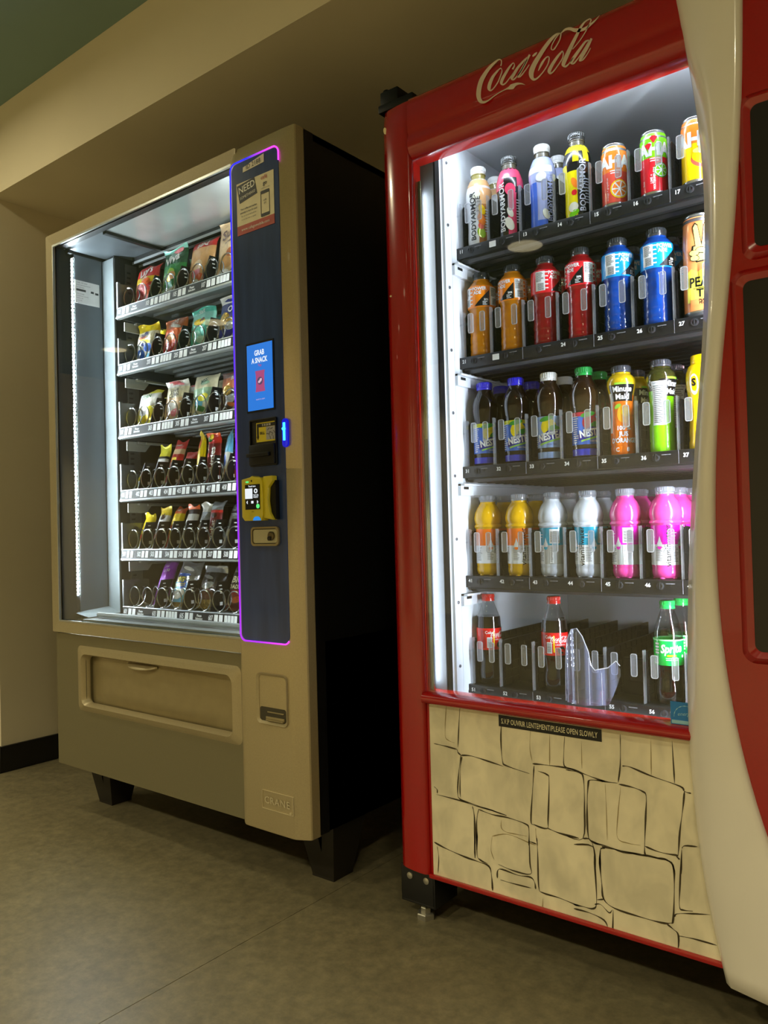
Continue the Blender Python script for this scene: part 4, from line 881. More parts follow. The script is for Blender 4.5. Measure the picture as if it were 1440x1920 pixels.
# hinge on top of the door, foot bracket and levelling foot
b = B(); b.box(0.188, 0.285, 0.082, 0.135, 1.818, 1.836); b.box(0.19, 0.24, 0.088, 0.14, 1.836, 1.868); b.lathe([(0.009, 1.836), (0.009, 1.872), (0.006, 1.876)], 12, (0.2, 0.1, 0)); b.build('door_hinge', blackp, DM, bevel=0.002)
b = B(); b.box(0.196, 0.286, 0.082, 0.086, 0.038, 0.116); b.box(0.196, 0.286, 0.082, 0.17, 0.034, 0.04); b.box(0.282, 0.288, 0.082, 0.17, 0.034, 0.112); b.box(0.196, 0.29, 0.086, 0.18, 0.1, 0.113); b.build('foot_bracket', black, DM, bevel=0.0015)
for x, z in ((0.222, 0.094), (0.2665, 0.0925)):
    b = B(); b.lathe([(0.0075, 0), (0.0075, 0.003), (0.003, 0.005)], 12, (x, 0.082, z), axis='y'); b.build('bracket_screw', mat('zinc', (176, 172, 160), 0.3, 0.8), DM)
def foot(x, y):
    b = B(); b.lathe([(0.008, 0.0), (0.008, 0.06)], 10, (x, y, 0.012)); b.lathe([(0.0205, 0), (0.021, 0.004), (0.021, 0.011), (0.0195, 0.013)], 6, (x, y, 0)); b.lathe([(0.012, 0.013), (0.012, 0.024), (0.009, 0.028)], 6, (x, y, 0))
    return b.build('levelling_foot', mat('zinc', (176, 172, 160)), DM, smooth=30)
foot(0.248, 0.102); foot(0.30, 0.78); foot(1.3, 0.102); foot(1.3, 0.78)
# ---- right hand column: red body with two dark recesses, white swoosh
SWL = [(1.815, .862), (1.78, .865), (1.678, .883), (1.533, .901), (1.393, .905), (1.302, .901), (1.211, .897), (1.121, .888), (1.03, .878), (.846, .861), (.661, .851), (.569, .848), (.477, .848), (.296, .860), (.208, .873), (.103, .895), (.08, .902)]
SWR = [(1.83, .989), (1.704, .984), (1.619, .982), (1.533, .977), (1.364, .963), (1.194, .942), (1.022, .922), (.847, .914), (.672, .918), (.586, .929), (.501, .941), (.348, .980), (.22, 1.030), (.10, 1.095), (.08, 1.11)]
sl = catmull(SWL, 4); sr = catmull(SWR, 4)
def xl(z): return interp([(-a, c) for a, c in sl], -z)
def xr(z): return interp([(-a, c) for a, c in sr], -z)
zz = [0.095 + (1.815-0.095)*k/60 for k in range(61)]
zs = zz
def avg(f):
    v = [f(z) for z in zs]
    for _ in range(12): v = [v[0]] + [(v[i-1]+2*v[i]+v[i+1])/4 for i in range(1, len(v)-1)] + [v[-1]]
    return dict(zip(zs, v))
XL, XR = avg(xl), avg(xr)
sec = [(0, 0.098), (0, 0.064), (0.004, 0.052), (0.014, 0.041)]
def swfn(z):
    l, r = XL[z], XR[z]; w = r-l; out = [(l+dx, y, z) for dx, y in sec]
    for t, y in ((.28, .030), (.45, .0215), (.62, .017), (.78, .0155), (.9, .0165), (.97, .0195), (1.0, .025), (1.0, .04)): out.append((l+w*t if l+w*t > l+.016 else l+.016+.002*t, y, z))
    return out
rows = [swfn(z) for z in zs]; n = len(rows[0])
def tuck(row, dz, dy): return [(x, y+dy if y < .09 else y, z+dz) for x, y, z in row]
rows = [tuck(rows[0], -0.006, 0.012)] + rows
b = B(); b.add([p for r_ in rows for p in r_], [(i*n+j, i*n+j+1, (i+1)*n+j+1, (i+1)*n+j) for i in range(len(rows)-1) for j in range(n-1)] + [tuple(range(n-1, -1, -1)), tuple((len(rows)-1)*n+j for j in range(n))])
o = b.build('swoosh', white_s, DM, smooth=60); o['label'] = 'white curved swoosh band'
b = B(); loop = [(XR[z]-0.02, z) for z in zs]
b.prism([(1.40, 0.11), (1.40, 1.815)] + [(x, z) for x, z in reversed(loop)], 0.0285, 0.1); b.build('red_column', red, DM, smooth=0)
rr = red
for x0, x1, z0, z1 in ((0.986, 1.26, 1.300, 1.537), (0.966, 1.26, 0.652, 1.256)):
    b = B(); oo = rrect(x0-.016, x1+.016, z0-.016, z1+.016, .022, 6); o2 = rrect(x0-.006, x1+.006, z0-.006, z1+.006, .016, 6); o3 = rrect(x0+.004, x1-.004, z0+.004, z1-.004, .012, 6)
    b.ring(oo, o2, 0.0286, 0.034, 0, yi=0.0225); b.ring(o2, o3, 0.0225, 0.034, 0, yi=0.0275); b.build('recess_rim', red, DM, smooth=60)
    b = B(); b.prism(o3, 0.0268, 0.034); b.build('recess_panel', mat('recess_black', (26, 20, 18), 0.35), DM, smooth=0)

# ---- shelves
SR = [1.4999, 1.2502, 1.0029, 0.7566, 0.5128]
NUMS = [['11', '', '13', '14', '15', '16', '17', '18'], ['21', '', '', '24', '25', '26', '27', '28'], ['31', '32', '33', '34', '35', '36', '37', '38'], ['41', '42', '43', '44', '45', '46', '47', '48'], ['51', '52', '53', '54', '55', '56', '57', '58']]
SLOT = [0.363 + 0.0805*k for k in range(8)]
shelf_k = mat('shelf_black', (15, 15, 16), 0.4, var=(40, 0.12)); rib_k = mat('rail_dark', (44, 43, 43), 0.35, 0.3)
ref = {}
for si, r in enumerate(SR):
    b = B(); b.prism_x([(0.18, r-0.0265), (0.205, r-0.0265), (0.205, r-0.004), (0.186, r), (0.18, r-0.001)], 0.326, 0.985)
    b.box(0.33, 0.985, 0.186, 0.66, r-0.010, r-0.0015)
    shelf = b.build('shelf', shelf_k, DM, bevel=0.0008)
    b = B()
    for k in range(12):
        y = 0.187 + 0.039*k; b.prism_x([(y, r-0.010), (y, r-0.030), (y+.006, r-0.036), (y+.017, r-0.036), (y+.023, r-0.030), (y+.023, r-0.010)], 0.335, 0.985)
    b.build('shelf_rail', rib_k, shelf, smooth=0)
    b = B(); b.prism_x([(0.158, r-0.040), (0.62, r-0.040), (0.62, r-0.058), (0.195, r-0.066), (0.158, r-0.066)], 0.3262, 0.335)
    b.box(0.326, 0.345, 0.158, 0.64, r-0.044, r-0.040); b.box(0.3352, 0.3356, 0.17, 0.19, r-0.052, r-0.046, 1)
    b.build('shelf_bracket', [fr_white, ink], shelf, smooth=0)
    b = B()
    for k in range(4):                                       # joints between the two-slot strips, little dark windows and knobs
        b.box(0.326+0.161*k+(0.0 if k else -.0), 0.3268+0.161*k, 0.1794, 0.181, r-0.0265, r-0.001, 0)
    for k, x in enumerate(SLOT):
        if x > .96: continue
        b.box(x+0.012, x+0.029, 0.1792, 0.181, r-0.0085, r-0.007, 0); b.box(x+0.017, x+0.022, 0.1792, 0.181, r-0.014, r-0.0085, 1)
    b.build('strip_detail', [mat('strip_edge', (120, 120, 124), 0.3), ink], shelf, smooth=0)
    for k, x in enumerate(SLOT[:7]):
        if 'knob' not in ref:
            q = B(); q.lathe([(0.0075, 0), (0.0072, 0.0025), (0.0045, 0.003), (0.0045, 0.0012), (0.0, 0.0012)], 14, axis='y'); q.box(-0.0012, 0.0012, -0.0034, 0, -0.0065, 0.0065)
            ref['knob'] = q.build('knob', mat('knob_black', (44, 44, 46), 0.25), shelf, local=True, smooth=40); d = ref['knob']
        else:
            d = ref['knob'].copy(); COL.objects.link(d); d.parent = shelf
        d.location = Vector((x+0.001, 0.18, r-0.0125)) - ORG[DM]
    b = B()
    for k, x in enumerate(SLOT[:7]):
        if NUMS[si][k]: flat_text(b, NUMS[si][k], x-0.0225, r-0.0115, 0.0075, 0.1788, bold=0.03)
        elif si < 2 and k == 1: b.box(x-.030, x-.014, 0.1786, 0.1796, r-0.0185, r-0.006)
    b.build('slot_number', white_p, shelf, smooth=0)
    for k in range(8):
        x = 0.363-0.0402+0.0805*k
        if k == 0: x += 0.010
        if 'div' not in ref:
            q = B(); q.prism_x([(0.198, 0.0), (0.655, 0.0), (0.655, 0.10), (0.205, 0.10), (0.198, 0.093)], -0.002, 0.002)
            for j in range(14): q.box(-0.003, 0.003, 0.21+0.03*j, 0.216+0.03*j, 0.0, 0.098)
            for j in range(5): q.box(-0.0032, 0.0032, 0.205, 0.65, 0.012+0.018*j, 0.0145+0.018*j)
            ref['div'] = q.build('divider', blackp, shelf, local=True, smooth=0); d = ref['div']
            q = B()
            # clear clip: a curved leaf each side of the divider's front edge
            for s_, x0, x1 in ((1, .0165, .0305), (-1, .0105, .0235)):
                lp = rrect(min(s_*x0, s_*x1), max(s_*x0, s_*x1), .052, .097, .004, 3)
                q.prism(lp, .1840, .1856); q.ring(lp, rrect(min(s_*x0, s_*x1)+.0012, max(s_*x0, s_*x1)-.0012, .0532, .0958, .003, 3), .1836, .1858, 1)
                q.box(min(s_*.001, s_*x0)-.0002, max(s_*.001, s_*x0), .1850, .1862, .0725, .0765, 2)
            q.box(-.0016, .0016, .190, .200, .0, .104)
            ref['clip'] = q.build('clear_clip', [clearp, clear_e, clear('clear_web', (250, 251, 252), 0.02)], shelf, local=True, smooth=0); c2 = ref['clip']
        else:
            d = ref['div'].copy(); COL.objects.link(d); d.parent = shelf
            c2 = ref['clip'].copy(); COL.objects.link(c2); c2.parent = shelf
        d.location = Vector((x, 0, r)) - ORG[DM]; c2.location = Vector((x, 0, r)) - ORG[DM]
    if si == 4:
        for k in (1, 3, 4):
            q = B(); q.box(SLOT[k]-.03, SLOT[k]+.03, .262, .27, r, r+.075); q.ring(rrect(SLOT[k]-.02, SLOT[k]+.02, r+.025, r+.07, .003, 2), rrect(SLOT[k]-.017, SLOT[k]+.017, r+.028, r+.067, .003, 2), .2605, .262)
            q.build('pusher', blackp, shelf, smooth=0)
# ---------------------------------------------------------------- bottles and cans
def pl(name, col, rough=0.22, coat=0.5, **kw): return mat('drink_' + name, col, rough, coat=coat, **kw)
pet = clear('clear_pet', (236, 240, 242), 0.09)
petw = clear('clear_cap', (232, 236, 242), 0.10, 0.45, (226, 230, 240))
tea = clear('brown_tea', (112, 62, 36), 0.09, 0.30, (52, 26, 14))
tea_l = clear('light_tea', (176, 130, 88), 0.09, 0.28, (104, 70, 40))
D = math.radians
LW = pl('label_white', (236, 238, 238)); LK = pl('label_black', (20, 20, 22))
def lettercap(prof_r, z0, z1, mat_, root, ribs=True):
    b = B(); r = prof_r
    b.lathe([(r*.97, z0), (r, z0+.0008), (r, z0+(z1-z0)*.28), (r*.96, z0+(z1-z0)*.32), (r*.99, z0+(z1-z0)*.36), (r*.985, z1-.0018), (r*.92, z1)], 26)
    if ribs:
        for k in range(26):
            a = 2*PI*k/26; x, y = r*math.cos(a), r*math.sin(a)
            b.box(x-.0004, x+.0004, y-.0004, y+.0004, z0+(z1-z0)*.38, z1-.002)
    return b.build('cap', mat_, root, local=True, smooth=40)
def shell(root, name, prof, m, seg=32, cap=True):
    b = B(); b.lathe(prof, seg, cap=cap); return b.build(name, m, root, local=True, smooth=50)
def Rof(prof, add=0.0006):
    pz = [(z, r) for r, z in prof]
    return lambda z: interp(pz, z) + add
def lines_block(b, th0, th1, z0, z1, R, m, n=9, seed=1):
    rnd = random.Random(seed); dz = (z1-z0)/n
    for k in range(n):
        e = th1 - (th1-th0)*rnd.uniform(0, .35)
        cyl_band(b, th0, e, z0+dz*k+dz*.3, z0+dz*k+dz*.68, R, m, n=6)
def barcode(b, th0, th1, z0, z1, R, m_w, m_k, across=True, n=11):
    cyl_band(b, th0, th1, z0, z1, R, m_w, n=6)
    rk = (lambda z: R(z)+.0003) if callable(R) else R+.0003
    rnd = random.Random(5)
    for k in range(n):
        q = (k+.2+.3*rnd.random())/n
        if across: cyl_band(b, th0+(th1-th0)*.1, th1-(th1-th0)*.1, z0+(z1-z0)*(.08+.84*q), z0+(z1-z0)*(.08+.84*(q+.4/n)), rk, m_k, n=4)
        else: cyl_band(b, th0+(th1-th0)*(.08+.84*q), th0+(th1-th0)*(.08+.84*(q+.4/n)), z0+(z1-z0)*.1, z1-(z1-z0)*.1, rk, m_k, n=1)

# power drink: clear grip bottle, wide label at the shoulder
def power(label, liquid, lab, wrap, group):
    t = thing('sports_drink_bottle', label, 'bottle', group=group)
    lo = [(.0245, 0), (.0285, .003), (.0292, .012), (.0278, .015), (.0290, .018), (.0290, .028), (.0276, .031), (.0286, .034)]
    for k in range(4): lo += [(.0286, .038+.017*k), (.0286, .048+.017*k), (.0276, .051+.017*k)]
    lo += [(.0287, .108), (.0308, .111), (.0312, .114)]
    hi = [(.0312, .158), (.0300, .160), (.0268, .1655), (.0215, .1715), (.0185, .1745), (.0185, .177)]
    shell(t, 'body', lo + hi, liquid)
    lettercap(.0188, .1765, .193, pl('cap_smoke', (52, 54, 56)), t)
    R = .0322; b = B(); b.lathe([(.0312, .110), (R, .1115), (R, .157), (.0313, .159)], 40, cap=False)
    lb = b.build('label', wrap, t, local=True, smooth=40)
    b = B()
    for th in (0, D(120)):
        cyl_text(b, 'POWER', th-.05, .1515, .0072, R+.0004, bold=.035, sx=.92); cyl_text(b, 'ADE', th-.19, .1425, .0072, R+.0004, bold=.035, sx=.92)
        for k in range(5): cyl_band(b, th-D(48), th-D(32), .152-.0085*k, .1545-.0085*k, R+.0004, n=3)
    for th in (D(62), D(-62)):
        cyl_band(b, th-D(20), th+D(18), .1145, .156, R+.0004, n=8)
    lines_block(b, D(88), D(105), .118, .152, R+.0004, 0, 11, 3)
    cyl_text(b, '50%', D(24), .126, .0042, R+.0011, bold=.03); lines_block(b, D(10), D(30), .1135, .123, R+.0011, 0, 3, 8)
    b.build('lettering', LW, lb, local=True, smooth=0)
    b = B()
    def tri(th):
        cyl_put(b, [(-.5*R, -.0218), (.62*R, -.0218), (.62*R, .014)], [(0, 1, 2)], th, .1345, R+.0007)
    tri(D(4)); tri(D(124))
    for th in (D(62), D(-62)):
        lines_block(b, th-D(17), th+D(14), .134, .154, R+.0008, 0, 9, 2)
        for k in range(7): cyl_band(b, th-D(10), th+D(13), .116+.0022*k, .117+.0022*k, R+.0008, n=3)
    b.build('print', lab, lb, local=True, smooth=0)
    return t
GP = 'sports drinks on the second shelf'
def at(t, si, k, rot=0.0, dy=0.0, dx=0.0):
    t.location = (SLOT[k]+dx, .2245+dy, SR[si]+.0002); t.rotation_euler = (0, 0, rot); return t
def back(t, si, k, label, n=1, rot=.6, group=None, dy=.072):
    for i in range(n):
        copy_tree(t, (SLOT[k]+.002, .2245+dy*(i+1), SR[si]+.0002), label if i == 0 else 'third ' + label.replace('second in line', 'in line'), group, rot=(0, 0, rot+i))
o_liq = pl('orange_liquid', (206, 128, 8), .12); o_lab = pl('orange_wrap', (250, 140, 10)); r_liq = pl('red_liquid', (150, 14, 22), .12); r_lab = pl('red_wrap', (228, 24, 42)); b_liq = pl('blue_liquid', (16, 64, 150), .12); b_lab = pl('blue_wrap', (14, 150, 226))
t = at(power('orange sports drink in slot 21, label facing front', o_liq, LK, o_lab, GP), 1, 0, D(24))
back(t, 1, 0, 'orange sports drink second in line at the left end of the second shelf')
t = at(power('orange sports drink beside slot 21, white nutrition panel showing', o_liq, LK, o_lab, GP), 1, 1, D(-6))
back(t, 1, 1, 'orange sports drink second in line behind the right one of the orange pair')
t = at(power('red sports drink left of slot 24, barcode facing front', r_liq, LK, r_lab, GP), 1, 2, D(68))
back(t, 1, 2, 'red sports drink second in line behind the left one of the red pair')
t = at(power('red sports drink in slot 24, nutrition panel at its right', r_liq, LK, r_lab, GP), 1, 3, D(-6))
back(t, 1, 3, 'red sports drink second in line behind the right one of the red pair')
t = at(power('blue sports drink in slot 25, left of the other blue one', b_liq, LK, b_lab, GP), 1, 4, D(58))
back(t, 1, 4, 'blue sports drink second in line behind the left one of the blue pair')
t = at(power('blue sports drink in slot 26, right of the other blue one', b_liq, LK, b_lab, GP), 1, 5, D(50))
back(t, 1, 5, 'blue sports drink second in line behind the right one of the blue pair')

# cans
def can(label, H, r, bands, art, group, name='drink_can'):
    t = thing(name, label, 'can', group=group)
    prof = [(r*.78, 0), (r*.84, .002), (r*.97, .008), (r, .011)]
    b = B(); b.lathe(prof + [(r, .012)], 36); b.lathe([(r*.99, H-.016), (r*.9, H-.006), (r*.84, H-.0035), (r*.86, H-.001), (r*.85, H), (r*.81, H-.0005), (r*.8, H-.004), (0.001, H-.0045)], 36, cap=False)
    b.box(-.006, .006, -.010, .006, H-.0042, H-.003)
    b.build('lid', mat('can_aluminium', (200, 202, 204), 0.25, 0.9), t, local=True, smooth=40)
    b = B(); z = .011
    ms = []
    for zt, m in bands:
        b.lathe([(r if q < H-.014 else r*(1-.1*(q-H+.014)/.009), q) for q in [z+(zt-z)*i/4 for i in range(5)]], 36, m=len(ms), cap=False); ms.append(m); z = zt
    sl_ = b.build('sleeve', ms, t, local=True, smooth=50)
    b = B(); mm = []
    def mi(m):
        if m not in mm: mm.append(m)
        return mm.index(m)
    art(b, mi, r + .0004); b.build('print', mm, sl_, local=True, smooth=0)
    return t
GC = 'slim sparkling water cans on the top shelf'
def fruit_slice(b, mi, th, z, R, c1, c2, c3, rad=.017):
    cyl_poly(b, ell(0, 0, rad, rad, 20), th, z, R, mi(c1)); cyl_poly(b, ell(0, 0, rad*.86, rad*.86, 20), th, z, R+.0003, mi(c3)); 
    for k in range(7):
        a = 2*PI*k/7; cyl_poly(b, [(.15*rad*math.cos(a), .15*rad*math.sin(a)), (.8*rad*math.cos(a-.34), .8*rad*math.sin(a-.34)), (.8*rad*math.cos(a+.34), .8*rad*math.sin(a+.34))], th, z, R+.0006, mi(c2))
or_m = pl('can_orange', (240, 130, 40)); co_m = pl('can_coral', (226, 84, 68)); gr_m = pl('can_green', (120, 206, 20)); rd_m = pl('can_red', (222, 34, 48)); ye_m = pl('can_yellow', (250, 206, 10)); dl_m = pl('can_darklime', (50, 150, 20))
def aha(b, mi, R):
    cyl_text(b, 'AHA', D(22), .093, .024, R, mi(LW), bold=.05, sx=.95); cyl_band(b, D(2), D(48), .0745, .0765, R, mi(LW)); cyl_band(b, D(4), D(40), .070, .072, R, mi(LW))
def art1(b, mi, R): aha(b, mi, R); fruit_slice(b, mi, D(42), .038, R, ye_m, or_m, LW, .019); cyl_text(b, 'orange + grapefruit', D(-12), .040, .0042, R, mi(LW), PI/2)
def art2(b, mi, R):
    aha(b, mi, R); fruit_slice(b, mi, D(50), .052, R, dl_m, gr_m, LW, .015); cyl_text(b, 'LIME +\nWATERMELON', D(14), .036, .0045, R, mi(LW), PI/2, bold=.03)
    for th, z, s_ in ((.35, .113, .008), (-.05, .1, .007)): cyl_poly(b, [(-s_, s_*.5), (0, -s_), (s_, s_*.5), (s_*.4, s_*.9), (-s_*.4, s_*.9)], th, z, R+.0004, mi(rd_m))
    cyl_text(b, 'lime', D(-28), .03, .0042, R, mi(LW), PI/2)
def art3(b, mi, R):
    cyl_text(b, 'AHA', D(12), .087, .026, R, mi(LW), bold=.05)
    cyl_poly(b, ell(0, 0, .016, .010, 18, -.5), D(28), .045, R, mi(co_m)); cyl_poly(b, ell(0, .002, .015, .007, 18, -.5), D(29), .047, R+.0004, mi(ye_m)); cyl_poly(b, ell(0, 0, .013, .005, 16, .1), D(32), .066, R+.0003, mi(pl('can_pale', (250, 232, 120))))
at(can('orange over coral sparkling water can with an orange slice, slot 15', .133, .0262, [(.074, co_m), (.127, or_m)], art1, GC), 0, 4)
at(can('green over red sparkling water can with a lime wedge, slot 16', .133, .0262, [(.078, rd_m), (.127, gr_m)], art2, GC), 0, 5)
at(can('orange over yellow sparkling water can with mango slices, slot 17', .133, .0262, [(.080, ye_m), (.127, or_m)], art3, GC), 0, 6)
pk = pl('tea_peach', (240, 150, 84)); ps = pl('tea_skin', (246, 220, 120)); py_ = pl('tea_yellow', (244, 232, 84))
def art4(b, mi, R):
    hand = [[(-.006, .0), (-.010, .040), (-.006, .046), (-.002, .042), (.004, .004)], [(.004, .002), (.010, .044), (.015, .046), (.018, .041), (.014, .0)],
            [(-.010, .004), (.016, .006), (.020, -.008), (.014, -.022), (-.004, -.024), (-.013, -.012)]]
    for lp in hand:
        k = 1.16; c = [sum(p[i] for p in lp)/len(lp) for i in (0, 1)]
        cyl_poly(b, [(c[0]+(x-c[0])*k*1.06, c[1]+(z-c[1])*k) for x, z in lp], D(14), .128, R, mi(LK)); 
    for lp in hand: cyl_poly(b, lp, D(14), .128, R+.0005, mi(ps))
    for x, z, rx in ((-.010, -.008, .009), (-.009, -.018, .008), (.004, -.004, .010)):
        cyl_poly(b, ell(x, z, rx*1.12, .0062, 14, -.15), D(14), .128, R+.0008, mi(LK)); cyl_poly(b, ell(x, z, rx, .005, 14, -.15), D(14), .128, R+.0012, mi(ps))
    cyl_poly(b, [(-.03, -.03), (.03, -.03), (.03, .03), (.018, .022), (.006, .033), (-.008, .026), (-.02, .033), (-.03, .026)], D(20), .058, R, mi(py_))
    cyl_text(b, 'PEACE', D(30), .064, .018, R+.0006, mi(LK), bold=.02, sx=.8); cyl_text(b, 'TEA', D(34), .043, .015, R+.0006, mi(LK), bold=.02); cyl_band(b, D(-10), D(60), .0525, .0535, R+.0006, mi(LK))
    cyl_band(b, D(-20), D(60), .022, .033, R+.0007, mi(pk)); cyl_text(b, 'PEACH\nPÊCHE', D(24), .0275, .0042, R+.001, mi(LK), bold=.03)
at(can('tall peach coloured iced tea can with a peace sign hand, slot 27', .196, .0315, [(.189, pk)], art4, 'tall cans', 'iced_tea_can'), 1, 6, dx=.002)

# sleeved juice-water bottles on the top shelf
def sleeve_bottle(label, cap_m, neck_m, base_m, art, group):
    t = thing('coconut_drink_bottle', label, 'bottle', group=group)
    prof = [(.0235, 0), (.0262, .003), (.0268, .02), (.0258, .05), (.0268, .085), (.0288, .105), (.0298, .118), (.0288, .130), (.025, .144), (.0205, .155), (.0172, .1575)]
    shell(t, 'body', prof, base_m, 36)
    b = B(); b.lathe([(.0158, .1572), (.0158, .1675), (.0172, .168), (.0172, .1695)], 24); b.build('neck', neck_m, t, local=True)
    lettercap(.0172, .1695, .1865, cap_m, t)
    b = B(); mm = []
    def mi(m):
        if m not in mm: mm.append(m)
        return mm.index(m)
    art(b, mi, Rof(prof), Rof(prof, .0010), Rof(prof, .0014)); b.build('print', mm, t, local=True, smooth=40)
    return t
GB = 'coconut water sports drinks on the top shelf'
wh_cap = pl('cap_white', (232, 232, 230)); bk_cap = pl('cap_black', (48, 48, 46)); neck_y = pl('neck_olive', (150, 138, 70)); neck_k = pl('neck_dark', (84, 76, 56))
peach = pl('sleeve_peach', (222, 176, 122)); pinkm = pl('sleeve_pink', (228, 70, 110)); lil = pl('sleeve_lilac', (176, 186, 232)); blu = pl('sleeve_blue', (70, 110, 214)); yel2 = pl('sleeve_yellow', (238, 222, 20)); tanm = pl('sleeve_tan', (170, 112, 62)); cocow = pl('coco_white', (232, 232, 214)); fog = pl('sleeve_pale', (214, 222, 240))
def bart(c_side, c_word, wth, word, fruits):
    def art(b, mi, R, R2, R3):
        for th0, th1, z0, z1, m in c_side: cyl_band(b, th0, th1, z0, z1, R, mi(m), 10, 6)
        cyl_text(b, 'BODYARMOR', wth, .068, .0122, R2, mi(c_word), PI/2, bold=.02, sx=1.0)
        if word: cyl_text(b, word, wth+D(24), .095, .011, R2, mi(c_word), PI/2)
        for th, z, rx, rz, m in fruits: cyl_poly(b, ell(0, 0, rx, rz, 14, .4), th, z, R2, mi(m))
        lines_block(b, D(58), D(84), .03, .085, R2, mi(fog), 9, 4)
    return art
t = at(sleeve_bottle('white and peach coconut drink bottle with white cap, slot 11', wh_cap, neck_y, LW, bart([(D(28), D(120), .002, .095, tanm), (D(34), D(120), .095, .132, peach), (D(-120), D(120), .138, .156, peach)], LK, D(2), 'LYTE', [(D(40), .03, .009, .013, pl('fruit_lime', (160, 200, 50))), (D(42), .06, .008, .014, or_m), (D(38), .045, .006, .008, co_m), (D(45), .082, .007, .012, ye_m), (D(20), .115, .010, .006, cocow)]), GB), 0, 0)
back(t, 0, 0, 'white capped coconut drink half hidden behind the white and peach one', group=GB)
at(sleeve_bottle('pink and black coconut drink bottle with black cap, top shelf right of slot 11', bk_cap, neck_k, LK, bart([(D(18), D(58), .002, .098, pinkm), (D(-120), D(120), .132, .156, pinkm), (D(-60), D(2), .108, .132, pinkm), (D(60), D(120), .112, .132, pinkm)], LW, D(-8), '', [(D(30), .105, .012, .014, pinkm), (D(24), .03, .009, .016, cocow), (D(28), .055, .006, .012, cocow)]), GB), 0, 1)
t = at(sleeve_bottle('pale blue coconut drink bottle with white cap, slot 13', wh_cap, neck_k, lil, bart([(D(46), D(110), .002, .100, LK), (D(-60), D(46), .002, .018, blu), (D(-60), D(0), .018, .100, blu), (D(-80), D(70), .120, .135, LW)], lil, D(62), '', [(D(40), .03, .007, .012, cocow), (D(20), .11, .012, .010, LW)]), GB), 0, 2)
back(t, 0, 2, 'white capped coconut drink half hidden behind the pale blue one', group=GB)
at(sleeve_bottle('yellow and black coconut drink bottle with black cap, slot 14', bk_cap, neck_k, LK, bart([(D(-50), D(22), .002, .1, yel2), (D(-90), D(-22), .1, .115, yel2), (D(-120), D(120), .141, .156, yel2), (D(6), D(30), .118, .141, yel2), (D(48), D(75), .118, .141, yel2)], fog, D(46), '', [(D(8), .055, .006, .006, rd_m), (D(2), .025, .011, .010, cocow), (D(4), .012, .012, .006, gr_m), (D(10), .075, .006, .012, or_m)]), GB), 0, 3)

# iced teas
def icetea(label, liquid, cap_m, lab_m, top_m, fruit, group):
    t = thing('iced_tea_bottle', label, 'bottle', group=group)
    prof = [(.0225, 0), (.0268, .004), (.0272, .018), (.0258, .022), (.0272, .026), (.0272, .094), (.0262, .098), (.0268, .103), (.0292, .116), (.0300, .128), (.0290, .140), (.0255, .152), (.0200, .162), (.0165, .1675), (.0165, .172)]
    shell(t, 'body', prof, liquid, 32)
    lettercap(.0178, .1725, .190, cap_m, t)
    Ro = Rof(prof, .0005); b = B()
    cyl_band(b, 0, 2*PI, .0275, .0945, .0278, 0, 40); cyl_band(b, 0, 2*PI, .086, .0945, .0281, 2, 40); cyl_band(b, 0, 2*PI, .005, .0185, lambda z: Ro(z), 1, 40, 3)
    lb = b.build('label', [lab_m, pl('tea_blue', (40, 54, 200)) if lab_m is not lite else lite, top_m], t, local=True, smooth=40)
    b = B(); R = .0283; m = [pl('tea_navy', (24, 30, 140)), LW, fruit, pl('leaf', (60, 160, 50)), pl('leaf_pale', (150, 206, 90))]
    cyl_poly(b, ell(0, 0, .017, .017, 20), D(-8), .072, R, 2)
    for a, x in ((.5, .004), (-.6, .010), (.1, -.002)): cyl_poly(b, ell(x, 0, .008, .0042, 12, a+.5), D(8), .069, R+.0004, 3)
    cyl_poly(b, ell(0, 0, .016, .005, 14, .2), D(-18), .089, R+.0003, 3)
    cyl_poly(b, [(-.030, -.016), (.026, .0), (.028, .012), (-.004, .013), (-.030, -.002)], 0, .051, R+.0003, 0)
    cyl_poly(b, [(-.024, -.0185), (.024, -.006), (.026, -.002), (-.024, -.015)], 0, .051, R+.0004, 4)
    cyl_text(b, 'NESTEA', 0, .0515, .0145, R+.0008, 1, ang=.14, bold=.045, sx=.78)
    lines_block(b, D(-88), D(-60), .03, .088, R+.0002, 1, 13, 2); cyl_text(b, 'ICED TEA', D(6), .034, .0032, R+.0004, 0 if lab_m is lite else 1)
    b.build('print', m, lb, local=True, smooth=40)
    return t
GT = 'iced teas on the middle shelf'
lite = pl('tea_lightblue', (150, 180, 232)); tb = pl('tea_label_blue', (60, 110, 210)); ty = pl('tea_label_yellow', (216, 216, 30)); cb = pl('cap_blue', (40, 36, 214)); cg = pl('cap_green', (30, 150, 66)); lem = pl('lemon_fruit', (246, 222, 10)); ras = pl('raspberry', (190, 30, 60))
t = at(icetea('blue capped iced tea bottle in slot 31, label turned right', tea, cb, tb, ty, lem, GT), 2, 0, D(60)); back(t, 2, 0, 'blue capped iced tea half hidden behind the leftmost iced tea')
t = at(icetea('blue capped iced tea bottle in slot 32, lemon label in view', tea, cb, tb, ty, lem, GT), 2, 1, D(42)); back(t, 2, 1, 'blue capped iced tea half hidden behind the lemon labelled second one')
t = at(icetea('white capped iced tea bottle with pale blue label, slot 33', tea_l, wh_cap, lite, lite, lem, GT), 2, 2, D(27)); back(t, 2, 2, 'white capped iced tea second in line behind the pale blue labelled one', 2)
t = at(icetea('green capped raspberry iced tea bottle in slot 34', tea_l, cg, tb, ras, ras, GT), 2, 3, D(55)); back(t, 2, 3, 'green capped iced tea second in line behind the raspberry one', 2)

